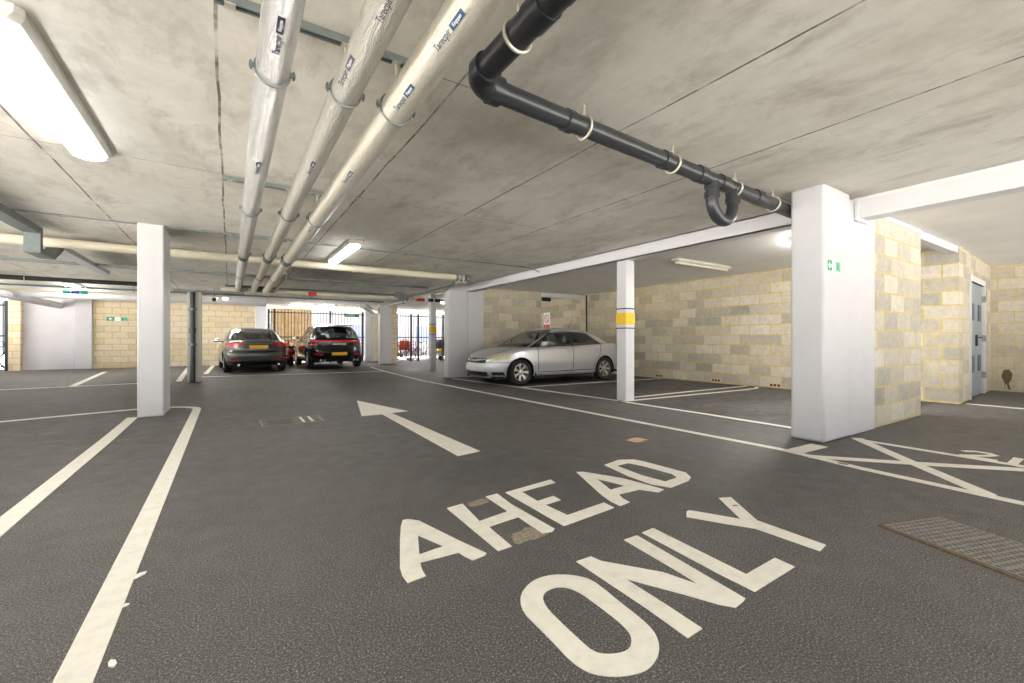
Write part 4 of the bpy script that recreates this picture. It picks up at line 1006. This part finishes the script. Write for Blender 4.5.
def cabin(t, x0, y0, zf, seats, rear, zs):
    for s in (-1, 1):
        b = thing_part(t, 'front_seat', [((seats, s*.37, zs), (.27, .25, .10)), ((seats+.30, s*.37, zs+.28), (.09, .23, .29))], 'seat')
        m = MB(); m.blob((seats+.34, s*.37, zs+.66), (.05, .12, .085), e=.6, seg=16); m.build('headrest', M['seat'], b)
    b = thing_part(t, 'rear_seat', [((rear, 0, zs), (.27, .62, .10)), ((rear+.32, 0, zs+.22), (.12, .62, .25))], 'seat')
    for s in (-.36, .36):
        m = MB(); m.blob((rear+.36, s, zs+.54), (.05, .12, .07), e=.6, seg=16); m.build('headrest', M['seat'], b)
    m = MB(); m.blob((x0+.42, 0, zf), (.28, .66, .14), e=.5); m.build('dashboard', M['trim'], t)
    m = MB(); T = Matrix.Translation((x0+.78, -.37, zf+.06)) @ Matrix.Rotation(-.45, 4, 'Y'); m.tube([T @ p for p in arc((0, 0, 0), (0, 1, 0), (0, 0, 1), .18, 0, 2*PI, 24)[:-1]], .015, 8, closed=True); m.build('steering_wheel', M['trim'], t)
def thing_part(t, name, blobs, mat):
    m = MB()
    for c, r in blobs: m.blob(c, r, e=.55, seg=18)
    return m.build(name, M[mat], t)

# --- silver saloon in the right bay
def silver_low(x, y, z, k, ex, et):
    L = 4.52; near = lambda a, v, w: np.abs(a-v) < w
    sidez = (k <= 1) & (y > .6)
    door = sidez & (z > .31) & (x > 1.36) & (x < 3.40)
    arch_cut = np.hypot(x-3.57, z-.31) < .40
    gap = .008
    seam = sidez & (z > .30) & (near(x, 1.36+.05*np.clip(z-.5, -1, 1)*0, gap) | near(x, 2.46+(z-.6)*.03, gap) | (near(np.hypot(x-3.57, z-.31), .40, gap) & (x < 3.40)) | (near(x, 3.40+(z-.75)*.25, gap) & (z > .68))) | (sidez & near(z, .312, .007) & (x > 1.36) & (x < 3.2))
    hood_seam = (k > 1.0) & near(y, .66-.05*(1.1-x), .010) & (x < 1.1) & (x > .3)
    hl = (x < .60) & (k < 1.14) & (y > .50) & (z > .550+.16*x) & (z < .655+.22*x)
    grille = (x < .35) & (y < .47) & (k < 1.05) & (z > .535) & (z < .645)
    chrome = (x < .35) & (y < .46) & near(z, .595+.035*(y/.46)**2, .016)
    intake = (x < .4) & (y < .50) & (z > .235) & (z < .335)
    fog = (x < .5) & (y > .58) & (y < .74) & (z > .25) & (z < .33)
    bseam = (x < .62) & (k <= 1) & near(z, .548, .006) & (y > .36)
    tail = (x > 4.25) & (y > .5) & (z > .72) & (z < .92) & (k < 1.05)
    skirt = sidez & (z < .255) & (x > 1.2) & (x < 3.2)
    rd = door & (x > 2.46+(z-.6)*.03) & ~arch_cut
    fd = door & (x <= 2.46+(z-.6)*.03)
    hood = (k > 1.0) & (x < 1.0) & (x > .18)
    boot = (k > 1.0) & (x > 3.9)
    fb = (x < .62) & (k <= 1) & (z < .55) & (np.hypot(x-.87, z-.31) > .36)
    rb = (x > 4.05) & (k <= 1) & (z < .58)
    return [('shut_line', 'trim', seam | hood_seam | bseam, True), ('headlamp', 'lens', hl, True), ('grille_bar', 'bright_trim', chrome, False), ('grille', 'trim', grille, False), ('lower_intake', 'trim', intake, False),
            ('fog_lamp', 'trim', fog, True), ('tail_lamp', 'red_lens', tail, True), ('front_door', 'silver', fd, True), ('rear_door', 'silver', rd, True), ('bonnet', 'silver', hood, False), ('boot_lid', 'silver', boot, False), ('front_bumper', 'silver', fb, False), ('rear_bumper', 'silver', rb, False)]
def silver_top(x, y, z, g, ex, et):
    fr = (ex < 0) & (et < .90) & (g > .02) & (g < .955); rr = (ex > 0) & (et < .74) & (g > .06) & (g < .93)
    sd = (et > .92) & (g > .09) & (g < .80)
    xa = .98+g*.95; xc = 3.55-g*.62
    frame = (et > .92) & (g > .06) & (g < .83) & (x > xa+.10) & (x < xc+.03)
    fq = sd & (x > xa+.16) & (x < 1.60); fw = sd & (x > xa+.17) & (x > 1.64) & (x < 2.43); rw = sd & (x > 2.53) & (x < xc-.02)
    return [('windscreen', 'glass_clear', fr, False), ('rear_window', 'glass_clear', rr, False), ('quarter_window', 'glass_clear', fq, True), ('front_window', 'glass_clear', fw, True), ('rear_side_window', 'glass_clear', rw, True), ('window_frame', 'trim', frame, True)]
SILVER = dict(L=4.52, W=.876, paint='silver', R=.312, Ra=.355, rim=.205, spokes=7, axles=(.88, 3.58), inset=.02, floor=.17,
    zb=[(0, .19), (.3, .17), (.6, .20), (1.3, .215), (3.2, .215), (3.9, .24), (4.52, .30)],
    zt=[(0, .63), (.12, .68), (.5, .80), (1.0, .885), (1.5, .905), (2.6, .935), (3.4, .965), (3.9, .985), (4.3, .985), (4.52, .95)],
    wx=[(0, .93), (.5, .975), (1.0, 1.0), (2.4, 1.0), (3.5, .995), (4.1, .965), (4.52, .93)],
    crown=[(0, .02), (.3, .05), (.7, .045), (1.0, .022), (1.5, .02), (3.6, .04), (4.1, .045), (4.52, .03)],
    xf=[(0, .14), (.1, .07), (.3, .01), (.6, .0), (.8, .02), (1, .10)], xr=[(0, 4.38), (.15, 4.48), (.4, 4.52), (.7, 4.49), (.9, 4.46), (1, 4.43)],
    ws=[(0, .93), (.06, .965), (.25, .985), (.5, 1.0), (.78, .985), (.9, .97), (1, .93)],
    plan=(6.5, 8.5, 2.3, 2.4), gplan=(9, 8, 3.0, 3.2),
    gf=[(0, .80), (.35, 1.17), (.7, 1.55), (1, 1.98)], gr=[(0, 4.16), (.4, 3.90), (.75, 3.60), (1, 3.24)],
    wg=[(0, .905), (.3, .865), (.6, .80), (.85, .735), (1, .66)], zr=[(.9, 1.26), (1.6, 1.325), (2.0, 1.355), (2.4, 1.37), (2.8, 1.355), (3.2, 1.31), (4.2, 1.14)], roofcrown=.03,
    low_rules=silver_low, top_rules=silver_top)
# nose points to -x (towards the aisle): local +x = world +x
sc_ = car('saloon_car', 'silver saloon parked nose out in the right bay', (4.66, 8.91, 0), 0, SILVER, (720, 50, 16, 40))
sc_.scale = (.96, .96, .96)
mirrors(sc_, 1.46, .86, .95, 'silver')
cabin(sc_, 1.0, 0, .86, 2.15, 3.02, .46)
for s in (-1, 1):
    for x, z in ((2.32, .80), (3.26, .825)):
        m = MB(); yy = s*.872; m.blob((x, yy+s*.018, z), (.085, .014, .016), e=.7, seg=16); m.blob((x, yy, z), (.06, .006, .03), e=.7, seg=14); m.build('door_handle', M['silver'], sc_)
m = MB(); m.box(-.012, 0, -.26, .26, .37, .475); m.build('number_plate', M['plate_w'], sc_, smooth=False)
m = MB(); Te = Matrix.Translation((.02, 0, .625))
m.box(-.02, -.005, -.052, -.034, -.04, .04, T=Te); m.box(-.02, -.005, .034, .052, -.04, .04, T=Te); m.box(-.02, -.005, -.034, .034, -.008, .008, T=Te); m.tube([Te @ Vector(p) for p in ((-.012, -.062, -.045), (-.012, -.07, .048), (-.012, .07, .048), (-.012, .062, -.045))], .006, 6, closed=True)
m.build('emblem', M['chrome'], sc_, smooth=False)
m = MB(); m.tube([(3.02, .0, 1.40), (3.16, .0, 1.62)], .006, 6); m.build('aerial', M['trim'], sc_)
for s in (-1, 1):
    m = MB(); m.box(1.27, 1.30, s*.80-.06, s*.80+.06, .12, .30); m.build('mud_flap', M['trim'], sc_, smooth=False)

# --- dark saloon, tail towards the viewer
def dark_low(x, y, z, k, ex, et):
    near = lambda a, v, w: np.abs(a-v) < w; L = 4.73
    tail = (x > 4.02) & (k < 1.12) & (y > .40) & (z > .80+.06*(y < .55)) & (z < .96)
    plate_recess = (x > 4.4) & (k <= 1) & (y < .36) & (z > .74) & (z < .90)
    seam = ((x > 4.3) & (k <= 1) & (y < .78) & near(z, .655, .012)) | ((k <= 1) & (y > .6) & (z > .32) & (near(x, 1.36, .014) | near(x, 2.48, .014) | near(x, 3.42+(z-.75)*.3, .014)))
    ref = (x > 4.3) & (k <= 1) & (y > .48) & (y < .74) & (z > .40) & (z < .445)
    valance = (x > 4.1) & (k <= 1) & (z < .36)
    hl = (x < .7) & (y > .5) & (z > .62) & (z < .78) & (k < 1.1)
    boot = (x > 4.0) & (y < .74) & (z > .655)
    rb = (x > 4.1) & (k <= 1) & (z <= .655)
    hood = (k > 1) & (x < 1.1)
    fd = (k <= 1) & (y > .6) & (z > .3) & (x > 1.36) & (x < 2.48); rd = (k <= 1) & (y > .6) & (z > .3) & (x >= 2.48) & (x < 3.42) & (np.hypot(x-3.68, z-.32) > .40)
    return [('tail_lamp', 'red_lens', tail, True), ('reflector', 'red_bar', ref, True), ('shut_line', 'trim', seam, True), ('valance', 'trim', valance, False), ('headlamp', 'lens', hl, True), ('boot_lid', 'darkgreen', boot, False), ('rear_bumper', 'darkgreen', rb, False), ('bonnet', 'darkgreen', hood, False), ('front_door', 'darkgreen', fd, True), ('rear_door', 'darkgreen', rd, True)]
def dark_top(x, y, z, g, ex, et):
    fr = (ex < 0) & (et < .9) & (g > .03) & (g < .94); rr = (ex > 0) & (et < .88) & (g > .06) & (g < .92); sd = (et > .92) & (g > .1) & (g < .84)
    xa = 1.2+g*.85; xc = 3.9-g*.6
    return [('windscreen', 'glass_clear', fr, False), ('rear_window', 'glass_clear', rr, False), ('front_window', 'glass_clear', sd & (x > xa+.16) & (x < 2.44), True), ('rear_side_window', 'glass_clear', sd & (x > 2.54) & (x < xc-.04), True), ('window_frame', 'trim', (et > .92) & (g > .06) & (g < .88) & (x > xa+.1) & (x < xc), True)]
DARK = dict(L=4.73, W=.92, paint='darkgreen', R=.322, Ra=.365, rim=.215, spokes=5, axles=(.98, 3.68), inset=.03, floor=.17,
    zb=[(0, .2), (.4, .18), (1.3, .22), (3.3, .22), (4.1, .25), (4.73, .30)],
    zt=[(0, .66), (.15, .73), (.6, .84), (1.1, .91), (2.6, .95), (3.6, .99), (4.1, 1.0), (4.5, .995), (4.73, .985)],
    wx=[(0, .92), (.6, .98), (1.2, 1.0), (3.5, 1.0), (4.2, .97), (4.73, .925)],
    crown=[(0, .02), (.5, .06), (1.1, .08), (3.8, .05), (4.3, .05), (4.73, .035)],
    xf=[(0, .12), (.3, .0), (.7, .02), (1, .10)], xr=[(0, 4.60), (.15, 4.70), (.38, 4.73), (.52, 4.71), (.6, 4.66), (.85, 4.67), (.95, 4.68), (1, 4.64)],
    ws=[(0, .92), (.08, .96), (.3, .985), (.5, 1), (.78, .985), (.92, .965), (1, .93)], plan=(7, 9, 2.4, 2.6), gplan=(9, 8, 3, 3.2),
    gf=[(0, 1.05), (.5, 1.5), (1, 2.1)], gr=[(0, 4.18), (.45, 3.88), (.8, 3.56), (1, 3.2)], wg=[(0, .90), (.3, .86), (.6, .79), (.85, .72), (1, .64)],
    zr=[(1, 1.3), (2.0, 1.415), (2.6, 1.43), (3.2, 1.385), (4.2, 1.28)], roofcrown=.03, low_rules=dark_low, top_rules=dark_top)
YAW1 = -PI/2 - math.radians(-4)   # nose towards +y
dk = car('saloon_car', 'dark grey saloon parked tail on, yellow plate, left of the black car', (0, 0, 0), 0, DARK, (400, 30, 12, 24))
mirrors(dk, 1.6, .88, 1.0, 'darkgreen'); cabin(dk, 1.15, 0, .90, 2.25, 3.1, .52)
m = MB(); m.box(4.675, 4.69, -.26, .26, .765, .875); m.build('number_plate', M['plate_y'], dk, smooth=False)
m = MB(); m.box(4.685, 4.705, -.38, .38, .920, .938); m.build('boot_trim', M['galv_dark'], dk, smooth=False)
m = MB(); m.tube([(4.5, s_*.55, .26) for s_ in (1,)] + [(4.74, .55, .26)], .04, 14); m.tube([(4.5, -.55, .26), (4.74, -.55, .26)], .04, 14); m.build('exhaust', M['chrome'], dk)
def place_nose_away(t, L, tail_xy, yaw):
    # local +x (nose->tail) must point to -y; tail centre at tail_xy
    a = -PI/2 + yaw; t.rotation_euler = (0, 0, a)
    d_ = Vector((math.cos(a), math.sin(a))); t.location = (tail_xy[0]-d_.x*L, tail_xy[1]-d_.y*L, 0)
place_nose_away(dk, 4.73, (.77, 15.85), math.radians(3.5))

# --- black sport utility car
def suv_low(x, y, z, k, ex, et):
    near = lambda a, v, w: np.abs(a-v) < w
    bar = (x > 4.05) & (k <= 1) & (z > .965) & (z < 1.035)
    cluster = (x > 4.1) & (k <= 1) & (y > .70) & (z > .80) & (z < .885)
    ref = (x > 4.2) & (k <= 1) & (y > .52) & (y < .82) & (z > .50) & (z < .555)
    seam = ((x > 4.3) & (k <= 1) & (y < .75) & near(z, .60, .013)) | ((x > 4.3) & (k <= 1) & near(y, .75, .013) & (z > .60)) | ((k <= 1) & (y > .6) & (z > .4) & (near(x, 1.45, .014) | near(x, 2.52, .014) | near(x, 3.45+(z-.75)*.3, .014)))
    clad = (k <= 1) & (((z < .40) & (x > 1.2) & (x < 3.4)) | ((x > 4.0) & (z < .45)) | (np.hypot(x-.95, z-.36) < .47) & (y > .6) & (z < .75) | (np.hypot(x-3.76, z-.36) < .46) & (y > .6) & (z < .75))
    hl = (x < .7) & (y > .5) & (z > .75) & (z < .9) & (k < 1.1)
    gate = (x > 4.2) & (y < .75) & (z > .60); rb = (x > 4.05) & (k <= 1) & (z <= .60); hood = (k > 1) & (x < 1.2)
    fd = (k <= 1) & (y > .6) & (z > .4) & (x > 1.45) & (x < 2.52); rd = (k <= 1) & (y > .6) & (z > .4) & (x >= 2.52) & (x < 3.45)
    return [('light_bar', 'red_bar', bar, False), ('tail_lamp', 'red_lens', cluster & (z > .845), True), ('reflector', 'red_bar', ref, True), ('shut_line', 'trim', seam, True), ('cladding', 'trim', clad, False), ('headlamp', 'lens', hl, True), ('tailgate', 'blackpaint', gate, False), ('rear_bumper', 'blackpaint', rb, False), ('bonnet', 'blackpaint', hood, False), ('front_door', 'blackpaint', fd, True), ('rear_door', 'blackpaint', rd, True)]
def suv_top(x, y, z, g, ex, et):
    fr = (ex < 0) & (et < .9) & (g > .03) & (g < .94); rr = (ex > 0) & (et < .90) & (g > .10) & (g < .86); sd = (et > .92) & (g > .1) & (g < .80)
    xa = 1.3+g*.75; xc = 4.35-g*.75
    return [('windscreen', 'glass_clear', fr, False), ('rear_window', 'glass_dark', rr, False), ('front_window', 'glass_clear', sd & (x > xa+.16) & (x < 2.48), True), ('rear_side_window', 'glass_dark', sd & (x > 2.58) & (x < xc-.1), True), ('window_frame', 'trim', (et > .92) & (g > .06) & (g < .85) & (x > xa+.1) & (x < xc-.05), True)]
SUV = dict(L=4.70, W=.955, paint='blackpaint', R=.36, Ra=.405, rim=.25, spokes=5, axles=(.95, 3.76), inset=.02, floor=.24,
    zb=[(0, .28), (.4, .25), (1.3, .28), (3.3, .28), (4.1, .32), (4.7, .36)],
    zt=[(0, .80), (.15, .88), (.6, .99), (1.2, 1.05), (2.6, 1.07), (3.6, 1.10), (4.3, 1.10), (4.7, 1.08)],
    wx=[(0, .92), (.6, .985), (1.0, 1.0), (2.3, .985), (3.7, 1.0), (4.3, .975), (4.7, .94)],
    crown=[(0, .02), (.5, .07), (1.2, .08), (3.8, .04), (4.7, .03)],
    xf=[(0, .14), (.3, .0), (.7, .02), (1, .12)], xr=[(0, 4.56), (.18, 4.67), (.35, 4.70), (.5, 4.65), (.75, 4.62), (.9, 4.62), (1, 4.58)],
    ws=[(0, .93), (.08, .96), (.3, .985), (.5, 1), (.75, .985), (.92, .965), (1, .93)], plan=(7, 9, 2.4, 2.6), gplan=(9, 9, 3, 3.0),
    gf=[(0, 1.1), (.5, 1.5), (1, 2.05)], gr=[(0, 4.60), (.3, 4.52), (.65, 4.26), (1, 3.95)], wg=[(0, .90), (.3, .86), (.6, .80), (.85, .73), (1, .66)],
    zr=[(1, 1.45), (2.0, 1.57), (2.6, 1.60), (3.4, 1.57), (4.6, 1.47)], roofcrown=.03, low_rules=suv_low, top_rules=suv_top)
sv = car('sport_utility_car', 'black tall car parked tail on before the bright gate', (0, 0, 0), 0, SUV, (400, 30, 12, 24))
mirrors(sv, 1.65, .92, 1.10, 'blackpaint', 1.1); cabin(sv, 1.25, 0, 1.0, 2.3, 3.2, .62)
m = MB(); m.box(4.66, 4.705, -.26, .26, .49, .60); m.build('number_plate', M['plate_y'], sv, smooth=False)
m = MB(); m.box(4.635, 4.648, -.22, .22, .875, .905); m.build('badge', M['chrome'], sv, smooth=False)
m = MB(); m.add([(3.92, y, z) for y in (-.6, .6) for z in (1.595, 1.62)] + [(4.18, y, z) for y in (-.58, .58) for z in (1.555, 1.575)], [(0, 1, 3, 2), (4, 6, 7, 5), (0, 4, 5, 1), (2, 3, 7, 6), (1, 5, 7, 3), (0, 2, 6, 4)]); m.build('roof_spoiler', M['blackpaint'], sv, smooth=False)
m = MB(); m.blob((3.3, 0, 1.63), (.09, .02, .045), e=.9, seg=14); m.build('aerial', M['blackpaint'], sv)
m = MB()
for s in (-.62, -.5, .5, .62): m.tube([(4.4, s, .32), (4.70, s, .32)], .045, 14)
m.build('exhaust', M['chrome'], sv)
place_nose_away(sv, 4.70, (3.30, 16.45), math.radians(1.0))
